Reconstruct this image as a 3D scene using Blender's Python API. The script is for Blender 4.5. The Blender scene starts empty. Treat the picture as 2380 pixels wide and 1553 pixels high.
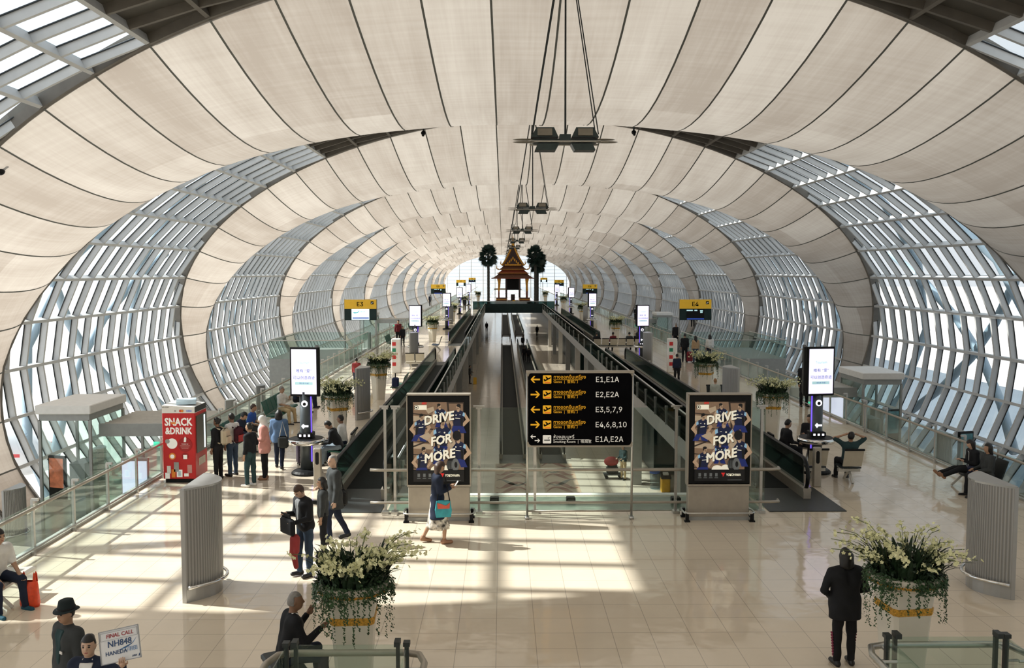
import bpy, math, random
import numpy as np
from mathutils import Vector, Matrix
R = math.radians
rnd = random.Random(7)
SC = bpy.context.scene
COL = SC.collection

# ------------------------------------------------------------------ camera, light, exposure
FPX, CX, CY = 2117.0, 1190.0, 776.5          # focal length and centre in pixels of the 2380x1553 frame
CAM = Vector((-1.7, 0.0, 5.6))
PITCH, YAW = R(3.905), R(0.595)
cd = bpy.data.cameras.new('camera'); cam = bpy.data.objects.new('camera', cd); COL.objects.link(cam)
cd.sensor_fit = 'HORIZONTAL'; cd.sensor_width = 36.0; cd.lens = FPX / 2380.0 * 36.0
cd.clip_start = 0.05; cd.clip_end = 2000
cam.location = CAM; cam.rotation_euler = (R(90) - PITCH, 0, -YAW)
SC.camera = cam
SC.view_settings.view_transform = 'Standard'
SC.view_settings.look = 'None'
SC.view_settings.gamma = 1.0
SC.view_settings.use_curve_mapping = False
SC.view_settings.exposure = 0.16
SC.cycles.transparent_max_bounces = 40
SC.cycles.max_bounces = 7
SC.cycles.diffuse_bounces = 4
SC.cycles.glossy_bounces = 3
SC.cycles.caustics_reflective = False
SC.cycles.caustics_refractive = False
SC.cycles.sample_clamp_indirect = 6.0

world = bpy.data.worlds.new('sky'); SC.world = world; world.use_nodes = True
wn = world.node_tree.nodes; wl = world.node_tree.links
wbg = wn['Background']
wtc = wn.new('ShaderNodeTexCoord'); wsx = wn.new('ShaderNodeSeparateXYZ'); wramp = wn.new('ShaderNodeValToRGB')
wl.new(wtc.outputs['Generated'], wsx.inputs[0]); wl.new(wsx.outputs['Z'], wramp.inputs['Fac'])
wramp.color_ramp.elements[0].position = 0.0; wramp.color_ramp.elements[0].color = (0.97, 0.97, 1.0, 1)
wramp.color_ramp.elements[1].position = 0.7; wramp.color_ramp.elements[1].color = (0.86, 0.93, 1.0, 1)
wl.new(wramp.outputs['Color'], wbg.inputs['Color'])
# the hazy sky is brighter around the sun (left) than opposite it
wmr = wn.new('ShaderNodeMapRange'); wmr.inputs['From Min'].default_value = -0.9; wmr.inputs['From Max'].default_value = 0.9
wmr.inputs['To Min'].default_value = 1.75; wmr.inputs['To Max'].default_value = 0.62
wl.new(wsx.outputs['X'], wmr.inputs['Value']); wl.new(wmr.outputs['Result'], wbg.inputs['Strength'])

sd = bpy.data.lights.new('sun', 'SUN'); sd.energy = 8.0; sd.angle = R(0.9); sd.color = (1.0, 0.94, 0.86)
sun = bpy.data.objects.new('sun', sd); COL.objects.link(sun)
sun.rotation_euler = Vector((1.0, -0.24, -0.95)).to_track_quat('-Z', 'Y').to_euler()

# ------------------------------------------------------------------ pixel -> place
_f = Vector((math.sin(YAW) * math.cos(PITCH), math.cos(YAW) * math.cos(PITCH), -math.sin(PITCH)))
_r = Vector((math.cos(YAW), -math.sin(YAW), 0)); _u = _r.cross(_f)
def ray(px, py): return _f + _r * ((px - CX) / FPX) + _u * ((CY - py) / FPX)
def G(px, py, z=0.0):                         # where the sight line meets the level z
    d = ray(px, py); t = (z - CAM.z) / d.z; p = CAM + d * t; return (p.x, p.y)
def AT(px, py, y):                            # where the sight line meets the plane Y = y
    d = ray(px, py); p = CAM + d * ((y - CAM.y) / d.y); return p

# ------------------------------------------------------------------ materials
MATS = {}
def mat(name, col, rough=0.5, metal=0.0, var=0.08, scale=6.0, bump=0.0, emit=0.0, spec=0.5, alpha=None):
    if name in MATS: return MATS[name]
    m = bpy.data.materials.new(name); m.use_nodes = True; MATS[name] = m
    n = m.node_tree.nodes; l = m.node_tree.links; b = n['Principled BSDF']
    tc = n.new('ShaderNodeTexCoord'); nz = n.new('ShaderNodeTexNoise'); nz.inputs['Scale'].default_value = scale
    nz.inputs['Detail'].default_value = 3.0
    l.new(tc.outputs['Object'], nz.inputs['Vector'])
    rp = n.new('ShaderNodeValToRGB'); l.new(nz.outputs['Fac'], rp.inputs['Fac'])
    c0 = [max(0, c * (1 - var)) for c in col[:3]]; c1 = [min(1, c * (1 + var)) for c in col[:3]]
    rp.color_ramp.elements[0].position = 0.3; rp.color_ramp.elements[0].color = (*c0, 1)
    rp.color_ramp.elements[1].position = 0.7; rp.color_ramp.elements[1].color = (*c1, 1)
    l.new(rp.outputs['Color'], b.inputs['Base Color'])
    b.inputs['Roughness'].default_value = rough; b.inputs['Metallic'].default_value = metal
    b.inputs['Specular IOR Level'].default_value = spec
    if emit:
        l.new(rp.outputs['Color'], b.inputs['Emission Color']); b.inputs['Emission Strength'].default_value = emit
    if bump:
        bp = n.new('ShaderNodeBump'); bp.inputs['Strength'].default_value = bump; bp.inputs['Distance'].default_value = 0.02
        l.new(nz.outputs['Fac'], bp.inputs['Height']); l.new(bp.outputs['Normal'], b.inputs['Normal'])
    return m

def glass(name, tint, refl=0.5, rough=0.02, base=0.04):
    if name in MATS: return MATS[name]
    m = bpy.data.materials.new(name); m.use_nodes = True; MATS[name] = m
    n = m.node_tree.nodes; l = m.node_tree.links; n.remove(n['Principled BSDF']); out = n['Material Output']
    tr = n.new('ShaderNodeBsdfTransparent'); gl = n.new('ShaderNodeBsdfGlossy'); mx = n.new('ShaderNodeMixShader')
    tc = n.new('ShaderNodeTexCoord'); nz = n.new('ShaderNodeTexNoise'); nz.inputs['Scale'].default_value = 0.7
    l.new(tc.outputs['Object'], nz.inputs['Vector'])
    rp = n.new('ShaderNodeValToRGB'); l.new(nz.outputs['Fac'], rp.inputs['Fac'])
    rp.color_ramp.elements[0].color = (*[c * 0.97 for c in tint], 1); rp.color_ramp.elements[1].color = (*tint, 1)
    l.new(rp.outputs['Color'], tr.inputs['Color'])
    gl.inputs['Roughness'].default_value = rough; gl.inputs['Color'].default_value = (0.9, 0.97, 0.95, 1)
    lw = n.new('ShaderNodeLayerWeight'); lw.inputs['Blend'].default_value = 0.35
    mr = n.new('ShaderNodeMapRange'); mr.inputs['To Min'].default_value = base; mr.inputs['To Max'].default_value = refl
    l.new(lw.outputs['Facing'], mr.inputs['Value'])
    pw = n.new('ShaderNodeMath'); pw.operation = 'POWER'; pw.inputs[1].default_value = 1.0
    l.new(mr.outputs['Result'], mx.inputs['Fac']); l.new(tr.outputs[0], mx.inputs[1]); l.new(gl.outputs[0], mx.inputs[2])
    l.new(mx.outputs[0], out.inputs['Surface'])
    return m

STEEL = mat('brushed_steel', (0.55, 0.55, 0.53), 0.32, 0.9, 0.05, 20)
CHROME = mat('chrome', (0.75, 0.75, 0.74), 0.12, 1.0, 0.02, 10)
FIN = mat('mullion_grey', (0.59, 0.595, 0.595), 0.5, 0.0, 0.05, 2)
RIB = mat('edge_beam_brown', (0.15, 0.135, 0.115), 0.6, 0.0, 0.12, 2)
OPAQUE = mat('roof_panel_dark', (0.09, 0.082, 0.068), 0.6, 0.0, 0.1, 1.5)
SEAM = mat('seam_grey', (0.15, 0.155, 0.14), 0.7, 0, 0.1, 4)
TRUSS = mat('truss_blue_grey', (0.32, 0.42, 0.50), 0.5, 0.0, 0.05, 1)
BLACK = mat('black_plastic', (0.007, 0.008, 0.009), 0.5, 0.0, 0.2, 9, spec=0.2)
RUBBER = mat('black_rubber', (0.005, 0.006, 0.007), 0.45, 0.0, 0.2, 9, spec=0.3)
BELT = mat('walkway_belt', (0.004, 0.009, 0.010), 0.65, 0.0, 0.25, 14, spec=0.12)
WHITE = mat('white_paint', (0.80, 0.79, 0.76), 0.5, 0, 0.04, 5)
CREAM = mat('cream_lacquer', (0.74, 0.70, 0.61), 0.35, 0, 0.04, 3)
BEIGE = mat('beige_metal', (0.40, 0.365, 0.31), 0.4, 0.35, 0.06, 6)
GREYP = mat('grey_paint', (0.33, 0.34, 0.33), 0.5, 0, 0.06, 5)
DGREY = mat('dark_grey_metal', (0.030, 0.038, 0.040), 0.45, 0.2, 0.1, 8)
TEAL = mat('dark_teal_panel', (0.008, 0.026, 0.027), 0.4, 0, 0.2, 2, spec=0.3)
GOLD = mat('gold_lacquer', (0.55, 0.27, 0.035), 0.35, 0.5, 0.25, 30)
SOIL = mat('soil', (0.03, 0.022, 0.015), 0.9, 0, 0.4, 30)
SLAB = mat('slab_fascia', (0.50, 0.485, 0.45), 0.5, 0, 0.05, 3)
GASK = mat('gasket_dark', (0.012, 0.02, 0.026), 0.5, 0, 0.1, 4)
PANE = glass('facade_glass', (0.90, 0.96, 0.98), 0.25, 0.02, 0.02)
RAILG = glass('railing_glass', (0.88, 0.94, 0.92), 0.22, 0.02, 0.03)
BALUG = glass('balustrade_glass', (0.15, 0.25, 0.24), 0.45, 0.03, 0.06)

# ------------------------------------------------------------------ mesh builder
class MB:
    def __init__(s): s.v = []; s.f = []; s.m = []; s.cur = 0
    def add(s, vs, fs):
        o = len(s.v); s.v.extend(vs)
        for f in fs: s.f.append([i + o for i in f]); s.m.append(s.cur)
        return s
    def hexa(s, c):                           # 8 corners: 4 bottom, 4 top
        return s.add(c, [(3, 2, 1, 0), (4, 5, 6, 7), (0, 1, 5, 4), (1, 2, 6, 5), (2, 3, 7, 6), (3, 0, 4, 7)])
    def box(s, lo, hi):
        x0, y0, z0 = lo; x1, y1, z1 = hi
        return s.hexa([(x0, y0, z0), (x1, y0, z0), (x1, y1, z0), (x0, y1, z0), (x0, y0, z1), (x1, y0, z1), (x1, y1, z1), (x0, y1, z1)])
    def cbox(s, c, d, rz=0.0, rx=0.0, ry=0.0, bev=0.0):
        M = Matrix.Translation(c) @ Matrix.Rotation(rz, 4, 'Z') @ Matrix.Rotation(ry, 4, 'Y') @ Matrix.Rotation(rx, 4, 'X')
        x, y, z = d[0] / 2, d[1] / 2, d[2] / 2
        if not bev:
            return s.hexa([tuple(M @ Vector(p)) for p in [(-x, -y, -z), (x, -y, -z), (x, y, -z), (-x, y, -z), (-x, -y, z), (x, -y, z), (x, y, z), (-x, y, z)]])
        rings = []
        for zz, k in ((-z, bev), (-z + bev, 0), (z - bev, 0), (z, bev)):
            a, b, q = x - k, y - k, bev
            pts = [(-a + q, -b), (a - q, -b), (a, -b + q), (a, b - q), (a - q, b), (-a + q, b), (-a, b - q), (-a, -b + q)]
            rings.append([tuple(M @ Vector((p[0], p[1], zz))) for p in pts])
        return s.loft(rings, True, True)
    def loft(s, rings, cap0=True, cap1=True, closed=True):
        n = len(rings[0]); o = len(s.v)
        for r in rings: s.v.extend(tuple(p) for p in r)
        for i in range(len(rings) - 1):
            for j in range(n if closed else n - 1):
                k = (j + 1) % n
                s.f.append([o + i * n + j, o + i * n + k, o + (i + 1) * n + k, o + (i + 1) * n + j]); s.m.append(s.cur)
        if cap0: s.f.append([o + j for j in range(n)][::-1]); s.m.append(s.cur)
        if cap1: s.f.append([o + (len(rings) - 1) * n + j for j in range(n)]); s.m.append(s.cur)
        return s
    def tube(s, pts, r, seg=8, closed=False, flat=1.0):
        pts = [Vector(p) for p in pts]; n = len(pts); rr = r if isinstance(r, (list, tuple)) else [r] * n
        rings = []; up = None
        for i, p in enumerate(pts):
            if closed: t = pts[(i + 1) % n] - pts[i - 1]
            else: t = pts[min(i + 1, n - 1)] - pts[max(i - 1, 0)]
            if t.length < 1e-9: t = Vector((0, 0, 1))
            t.normalize()
            if up is None:
                up = Vector((0, 0, 1)) if abs(t.z) < 0.9 else Vector((0, 1, 0))
            a = t.cross(up)
            if a.length < 1e-6: a = t.orthogonal()
            a.normalize(); b = a.cross(t); up = b.copy()
            rings.append([tuple(p + (a * math.cos(q) + b * math.sin(q) * flat) * rr[i]) for q in [2 * math.pi * k / seg for k in range(seg)]])
        if closed:
            rings.append(rings[0]); return s.loft(rings, False, False)
        return s.loft(rings)
    def cyl(s, c, r, z0, z1, seg=16, r1=None):
        r1 = r if r1 is None else r1
        return s.loft([[(c[0] + q * math.cos(a), c[1] + q * math.sin(a), z) for a in [2 * math.pi * k / seg for k in range(seg)]] for q, z in ((r, z0), (r1, z1))])
    def lathe(s, prof, c=(0, 0, 0), seg=20, sx=1.0, sy=1.0):
        return s.loft([[(c[0] + r * sx * math.cos(a), c[1] + r * sy * math.sin(a), c[2] + z) for a in [2 * math.pi * k / seg for k in range(seg)]] for r, z in prof])
    def ell(s, c, r, seg=12, rings=8, M=None):
        prof = [(max(1e-4, math.sin(math.pi * i / rings)), -math.cos(math.pi * i / rings)) for i in range(rings + 1)]
        rs = []
        for a, z in prof:
            row = []
            for k in range(seg):
                q = 2 * math.pi * k / seg
                p = Vector((a * math.cos(q) * r[0], a * math.sin(q) * r[1], z * r[2]))
                if M is not None: p = M @ p
                row.append(tuple(p + Vector(c)))
            rs.append(row)
        return s.loft(rs)
    def prism(s, poly, a0, a1, axis='Y'):
        # poly in the two other axes (X,Z) for Y, (X,Y) for Z, (Y,Z) for X
        def P(p, a): return (p[0], a, p[1]) if axis == 'Y' else ((p[0], p[1], a) if axis == 'Z' else (a, p[0], p[1]))
        return s.loft([[P(p, a0) for p in poly], [P(p, a1) for p in poly]])
    def build(s, name, m, parent=None, smooth=False, loc=None, rz=0.0, fix=True):
        me = bpy.data.meshes.new(name)
        me.from_pydata([tuple(v) for v in s.v], [], s.f)
        ms = m if isinstance(m, (list, tuple)) else [m]
        for q in ms: me.materials.append(q)
        if len(ms) > 1: me.polygons.foreach_set('material_index', s.m)
        if fix:
            import bmesh
            bm = bmesh.new(); bm.from_mesh(me); bmesh.ops.recalc_face_normals(bm, faces=bm.faces); bm.to_mesh(me); bm.free()
        if smooth: me.polygons.foreach_set('use_smooth', [True] * len(me.polygons))
        me.update()
        o = bpy.data.objects.new(name, me); COL.objects.link(o)
        if parent is not None: o.parent = parent
        if loc is not None: o.location = loc
        if rz: o.rotation_euler = (0, 0, rz)
        return o

def tag(o, label=None, cat=None, group=None, kind=None):
    if label and label != 'x' and not 4 <= len(label.split()) <= 16: print('LABEL', len(label.split()), label)
    if label: o['label'] = label
    if cat: o['category'] = cat
    if group: o['group'] = group
    if kind: o['kind'] = kind
    return o
def thing(name, label, cat, loc=(0, 0, 0), rz=0.0, group=None):
    o = bpy.data.objects.new(name, None); COL.objects.link(o); o.empty_display_size = 0.2
    o.location = loc; o.rotation_euler = (0, 0, rz)
    return tag(o, label, cat, group)
def struct(o): o['kind'] = 'structure'; return o
def dup(root, loc, rz=0.0, label=None, group=None):
    def cp(o, par):
        c = o.copy(); COL.objects.link(c)
        if par is not None: c.parent = par
        for ch in list(o.children): cp(ch, c)
        return c
    r = cp(root, None); r.location = loc; r.rotation_euler = (0, 0, rz)
    if label: r['label'] = label
    if group: r['group'] = group
    return r

try: FONT = bpy.data.fonts.load(bpy.utils.system_resource('DATAFILES', path='fonts') + '/Inter.woff2')
except Exception as e: FONT = None; print('FONT', e)
def text(name, s, size, m, parent, loc, rot=(math.pi / 2, 0, 0), align='LEFT', ext=0.002, bold=0.0, sx=1.0, shear=0.0, fat=0.0):
    c = bpy.data.curves.new(name, 'FONT'); c.body = s; c.size = size; c.align_x = align; c.align_y = 'CENTER'
    c.extrude = ext; c.offset = bold * size; c.resolution_u = 2; c.shear = shear
    if FONT is not None and s.isascii() and 'D' not in s and s not in ('SNACK', 'FOR', 'MORE', 'FINAL CALL', 'NH848'): c.font = FONT
    t = bpy.data.objects.new(name, c); COL.objects.link(t)
    dg = bpy.context.evaluated_depsgraph_get(); dg.update()
    me = bpy.data.meshes.new_from_object(t.evaluated_get(dg)); me.name = name
    bpy.data.objects.remove(t); bpy.data.curves.remove(c)
    if fat:                                    # heavier strokes: the glyphs laid over themselves
        nv = len(me.vertices); v = np.zeros(nv * 3); me.vertices.foreach_get('co', v); v = v.reshape(-1, 3); fs = [tuple(q.vertices) for q in me.polygons]; av, af = [], []
        for i, (a, b) in enumerate(((-1, -.8), (1, -.8), (0, 0), (-1, .8), (1, .8), (0, -1), (0, 1))): av += [tuple(q) for q in v + np.array([a * fat * size, b * fat * size, i * 2e-5])]; af += [tuple(k + i * nv for k in f) for f in fs]
        me = bpy.data.meshes.new(name); me.from_pydata(av, [], af); me.update()
    me.materials.clear(); me.materials.append(m)
    o = bpy.data.objects.new(name, me); COL.objects.link(o); o.parent = parent
    o.location = loc; o.rotation_euler = rot; o.scale = (sx, 1, 1)
    return o
# ------------------------------------------------------------------ the concourse shell
EA, EB, EZ = 23.2, 13.1, 1.2                  # half-ellipse section
MOD, Y0, NB = 27.0, 23.2, 12                  # bay module, first joint, joints
_t = np.linspace(0, math.radians(150), 4000)
_x = EA * np.sin(_t); _z = EZ + EB * np.cos(_t)
_s = np.concatenate([[0], np.cumsum(np.hypot(np.diff(_x), np.diff(_z)))])
def ES(s):                                    # point and outward normal at arc length s from the crown
    t = float(np.interp(abs(s), _s, _t)); sg = 1 if s >= 0 else -1
    x, z = EA * math.sin(t), EZ + EB * math.cos(t)
    n = Vector((math.sin(t) / EA, 0, math.cos(t) / EB)).normalized()
    return Vector((sg * x, 0, z)), Vector((sg * n.x, 0, n.z))
def HG(s):                                    # half length of the glazed lens at arc length s
    return float(np.interp(abs(s), [0, 6, 9, 12.3, 14.4, 16.5, 18.6, 20.7, 22.7, 24.8, 26.8, 28.8, 30.8, 32.6, 36],
                           [2.2, 2.9, 3.6, 4.5, 5.15, 5.7, 6.3, 7.0, 7.8, 8.7, 9.9, 10.97, 11.6, 12.0, 12.3]))
STEP, SMAX, SAG = 2.07, 35.0, 2.35

def fabric_mat():
    m = bpy.data.materials.new('membrane_fabric'); m.use_nodes = True
    n = m.node_tree.nodes; l = m.node_tree.links; n.remove(n['Principled BSDF']); out = n['Material Output']
    uv = n.new('ShaderNodeUVMap'); uv.uv_map = 'uv'
    mp = n.new('ShaderNodeMapping'); mp.inputs['Scale'].default_value = (0.9, 0.16, 1); l.new(uv.outputs[0], mp.inputs[0])
    n1 = n.new('ShaderNodeTexNoise'); n1.inputs['Scale'].default_value = 1.0; n1.inputs['Detail'].default_value = 4; l.new(mp.outputs[0], n1.inputs['Vector'])
    mp2 = n.new('ShaderNodeMapping'); mp2.inputs['Scale'].default_value = (9, 0.25, 1); l.new(uv.outputs[0], mp2.inputs[0])
    n2 = n.new('ShaderNodeTexNoise'); n2.inputs['Scale'].default_value = 1.0; n2.inputs['Detail'].default_value = 2; l.new(mp2.outputs[0], n2.inputs['Vector'])
    mp3 = n.new('ShaderNodeMapping'); mp3.inputs['Scale'].default_value = (0.22, 5, 1); l.new(uv.outputs[0], mp3.inputs[0])
    n3 = n.new('ShaderNodeTexNoise'); n3.inputs['Scale'].default_value = 1.0; n3.inputs['Detail'].default_value = 2; l.new(mp3.outputs[0], n3.inputs['Vector'])
    sp = n.new('ShaderNodeSeparateXYZ'); l.new(uv.outputs[0], sp.inputs[0])
    dv = n.new('ShaderNodeMath'); dv.operation = 'DIVIDE'; dv.inputs[1].default_value = STEP; l.new(sp.outputs['X'], dv.inputs[0])
    fl = n.new('ShaderNodeMath'); fl.operation = 'FLOOR'; l.new(dv.outputs[0], fl.inputs[0])
    dv2 = n.new('ShaderNodeMath'); dv2.operation = 'DIVIDE'; dv2.inputs[1].default_value = MOD; l.new(sp.outputs['Y'], dv2.inputs[0])
    fl2 = n.new('ShaderNodeMath'); fl2.operation = 'FLOOR'; l.new(dv2.outputs[0], fl2.inputs[0])
    cb = n.new('ShaderNodeCombineXYZ'); l.new(fl.outputs[0], cb.inputs[0]); l.new(fl2.outputs[0], cb.inputs[1])
    wn_ = n.new('ShaderNodeTexWhiteNoise'); wn_.noise_dimensions = '2D'; l.new(cb.outputs[0], wn_.inputs['Vector'])
    def mix(a, b, wt):
        q = n.new('ShaderNodeMath'); q.operation = 'MULTIPLY_ADD'; q.inputs[1].default_value = wt; l.new(b, q.inputs[0]); l.new(a, q.inputs[2]); return q.outputs[0]
    base = n.new('ShaderNodeValue'); base.outputs[0].default_value = 0.0
    v = mix(base.outputs[0], n1.outputs['Fac'], 0.44); v = mix(v, n2.outputs['Fac'], 0.17); v = mix(v, n3.outputs['Fac'], 0.17); v = mix(v, wn_.outputs['Value'], 0.22)
    rp = n.new('ShaderNodeValToRGB'); l.new(v, rp.inputs['Fac'])
    rp.color_ramp.elements[0].position = 0.36; rp.color_ramp.elements[0].color = (0.285, 0.25, 0.21, 1)
    rp.color_ramp.elements[1].position = 0.66; rp.color_ramp.elements[1].color = (0.405, 0.372, 0.325, 1)
    df = n.new('ShaderNodeBsdfDiffuse'); tr = n.new('ShaderNodeBsdfTranslucent'); mx = n.new('ShaderNodeMixShader'); mx.inputs[0].default_value = 0.52
    l.new(rp.outputs[0], df.inputs[0]); l.new(rp.outputs[0], tr.inputs[0]); l.new(df.outputs[0], mx.inputs[1]); l.new(tr.outputs[0], mx.inputs[2])
    l.new(mx.outputs[0], out.inputs['Surface']); return m
FABRIC = fabric_mat()

def fpos(s, v, yc, inset=0.0):
    L = MOD / 2 - HG(s); p, n = ES(s)
    q = p - n * (SAG * (L / 10.5) ** 1.3 * (1 - v * v) + inset)
    return Vector((q.x, yc + v * L, q.z))

def ceiling_bay(yc, fine=True):
    ns = int(SMAX * 2 / (STEP / (2 if fine else 1))); nv = 14 if fine else 8
    ss = np.linspace(-SMAX, SMAX, ns + 1); vs = np.linspace(-1, 1, nv + 1)
    verts = []; uvs = []; faces = []
    for s in ss:
        for v in vs:
            p = fpos(s, v, yc); verts.append(tuple(p)); uvs.append((s + 200 * STEP, p.y + 100))
    W = nv + 1
    for i in range(ns):
        for j in range(nv): faces.append((i * W + j, (i + 1) * W + j, (i + 1) * W + j + 1, i * W + j + 1))
    me = bpy.data.meshes.new('ceiling'); me.from_pydata(verts, [], faces); me.materials.append(FABRIC)
    uvl = me.uv_layers.new(name='uv')
    li = np.zeros(len(me.loops), dtype=np.int32); me.loops.foreach_get('vertex_index', li)
    uvl.data.foreach_set('uv', np.array(uvs, dtype=np.float32)[li].ravel())
    me.polygons.foreach_set('use_smooth', [True] * len(me.polygons)); me.update()
    o = bpy.data.objects.new('ceiling', me); COL.objects.link(o); struct(o)
    mb = MB()
    for k in range(-16, 17):
        s = k * STEP
        pts0 = [fpos(s - 0.035, v, yc, 0.03) for v in vs]; pts1 = [fpos(s + 0.035, v, yc, 0.03) for v in vs]
        mb.loft([pts0, pts1], False, False, False)
    mb.build('seam', SEAM, o, fix=False)
    mb = MB()
    for e in (-1, 1):                          # edge beams of the membrane frame
        rings = []
        for s in np.linspace(-SMAX, SMAX, 91 if fine else 61):
            p, n = ES(s); y = yc + e * (MOD / 2 - HG(s)); d0, d1 = -0.02, 0.5; w = 0.11
            rings.append([tuple(p + n * d0 + Vector((0, y - w, 0))), tuple(p + n * d0 + Vector((0, y + w, 0))), tuple(p + n * d1 + Vector((0, y + w, 0))), tuple(p + n * d1 + Vector((0, y - w, 0)))])
        mb.loft(rings)
    mb.build('edge_beam', RIB, o)
    return o

WN = [0]
def glass_bay(yb, sd, fine=True):
    WN[0] += 1
    root = bpy.data.objects.new('window_%d' % WN[0], None); COL.objects.link(root); struct(root)
    root.location = (0, yb, 0)
    rows = [k * STEP for k in range(6, 17)] + [SMAX]
    dep, t = 0.33, 0.07
    mb = MB()
    for s in rows:
        p, n = ES(sd * s); tg = Vector((n.z, 0, -n.x)) * t; h = HG(s)
        c = [p - tg, p + tg, p + tg + n * dep, p - tg + n * dep]
        mb.loft([[tuple(q + Vector((0, -h, 0))) for q in c], [tuple(q + Vector((0, h, 0))) for q in c]])
    mb.build('purlin', FIN, root)
    mb = MB(); mbc = MB(); mbg = MB(); SP = 1.5
    for s in (k * STEP for k in range(1, 6)):
        p, n = ES(sd * s); tg = Vector((n.z, 0, -n.x)) * t; h_ = HG(s); c = [p - tg, p + tg, p + tg + n * dep, p - tg + n * dep]
        mbc.loft([[tuple(q + Vector((0, -h_, 0))) for q in c], [tuple(q + Vector((0, h_, 0))) for q in c]])
    allrows = [0.8] + [k * STEP for k in range(2, 6)] + rows
    for a, b in zip(allrows[:-1], allrows[1:]):
        j = int(HG(b) / SP) + 1
        for q in range(-j, j + 1):
            y = q * SP
            if abs(y) > HG(b) - 0.05: continue
            a2 = a
            if abs(y) > HG(a):                 # the fin starts where the lens is wide enough
                lo, hi = a, b
                for _ in range(12):
                    md = (lo + hi) / 2
                    if HG(md) < abs(y): lo = md
                    else: hi = md
                a2 = hi
            p0, n0 = ES(sd * a2); p1, n1 = ES(sd * b); w = Vector((0, 0.065, 0)); o = Vector((0, y, 0)); r = 0.015
            if b > 12.5:
                for sg in (-1, 1):
                    g0, g1 = Vector((0, y + sg * .065 - .02, 0)), Vector((0, y + sg * .065 + .045 * (sg > 0) + .02 - .0, 0)) if sg > 0 else Vector((0, y - .065 + .0, 0))
                    if sg < 0: g0 = Vector((0, y - .125, 0))
                    e0, e1 = dep - .055, dep - .032
                    mbg.hexa([tuple(p0 + n0 * e0 + g0), tuple(p0 + n0 * e0 + g1), tuple(p0 + n0 * e1 + g1), tuple(p0 + n0 * e1 + g0), tuple(p1 + n1 * e0 + g0), tuple(p1 + n1 * e0 + g1), tuple(p1 + n1 * e1 + g1), tuple(p1 + n1 * e1 + g0)])
            (mb if b > 12.5 else mbc).hexa([tuple(p0 + n0 * r - w + o), tuple(p0 + n0 * r + w + o), tuple(p0 + n0 * dep + w + o), tuple(p0 + n0 * dep - w + o),
                     tuple(p1 + n1 * r - w + o), tuple(p1 + n1 * r + w + o), tuple(p1 + n1 * dep + w + o), tuple(p1 + n1 * dep - w + o)])
    mb.build('mullion', FIN, root); mbc.build('roof_rib', RIB, root); mbg.build('gasket', GASK, root, fix=False)  # crown ribs get the dark beam colour: shade of the unlit crown painted in
    mb = MB(); rings = []
    for s in np.linspace(12.42, SMAX, 18):
        p, n = ES(sd * s); h = HG(s); q = p + n * (dep - 0.03); rings.append([tuple(q + Vector((0, -h, 0))), tuple(q + Vector((0, h, 0)))])
    mb.loft(rings, False, False, False); mb.build('pane', PANE, root, fix=False)
    mb = MB(); rings = []
    for s in np.linspace(0.0, 12.42, 14):
        p, n = ES(sd * s); h = HG(s) + 0.15; q = p + n * (dep - 0.05); rings.append([tuple(q + Vector((0, -h, 0))), tuple(q + Vector((0, h, 0)))])
    mb.loft(rings, False, False, False); mb.build('roof_panel', OPAQUE, root, fix=False)
    for (s0, y0, s1, y1) in ((36, -9.5, 17, -1.0), (36, 9.5, 17, 1.0), (24, -7.5, 33, 6.0), (24, 7.5, 33, -6.0)):
        p0, n0 = ES(sd * s0); p1, n1 = ES(sd * s1); pts = []
        for q in np.linspace(0, 1, 6):
            s = s0 + (s1 - s0) * q; p, n = ES(sd * s); pts.append(tuple(p + n * 1.5 + Vector((0, y0 + (y1 - y0) * q, 0))))
        MB().tube(pts, 0.24, 8).build('truss_tube', TRUSS, root, True)
    return root

for k in range(-2, NB):
    ceiling_bay(Y0 + MOD * (k + 0.5), fine=k < 4)
for k in range(-1, NB):
    for sd in (-1, 1): glass_bay(Y0 + MOD * k, sd, k < 4)

# far end window
YE = Y0 + MOD * NB - 2.0
WN[0] += 1
root = bpy.data.objects.new('window_%d' % WN[0], None); COL.objects.link(root); struct(root)
mb = MB(); mb.prism([(ES(s)[0].x, ES(s)[0].z) for s in np.linspace(-SMAX, SMAX, 60)], YE, YE + 0.05); mb.build('pane', PANE, root)
mb = MB()
for x in np.arange(-22.5, 23, 4.5): mb.box((x - .12, YE - .3, -6), (x + .12, YE, EZ + EB * math.sqrt(max(0, 1 - (x / EA) ** 2))))
for z in np.arange(-4, 14, 1.3):
    hx = EA * math.sqrt(max(0, 1 - ((z - EZ) / EB) ** 2)); mb.box((-hx, YE - .2, z - .06), (hx, YE, z + .06))
mb.build('mullion', FIN, root)
# wall behind the camera
mb = MB(); YB = Y0 - MOD * 2 + 3
mb.prism([(ES(s)[0].x, ES(s)[0].z) for s in np.linspace(-SMAX, SMAX, 60)], YB - .3, YB); struct(mb.build('wall_back', WHITE))

# ground outside
def ground_mat():
    return mat('apron_concrete', (0.62, 0.58, 0.55), 0.8, 0, 0.1, 0.05)
struct(MB().box((-500, -300, -9.6), (500, 900, -9.0)).build('ground', ground_mat()))

struct(MB().box((26, -120, -9.0), (62, 420, -8.97)).build('shade_strip', mat('apron_shade', (0.13, 0.16, 0.19), 0.7, 0, 0.15, 0.08)))  # dark strip on the right apron: the building's shade put into its colour
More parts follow.
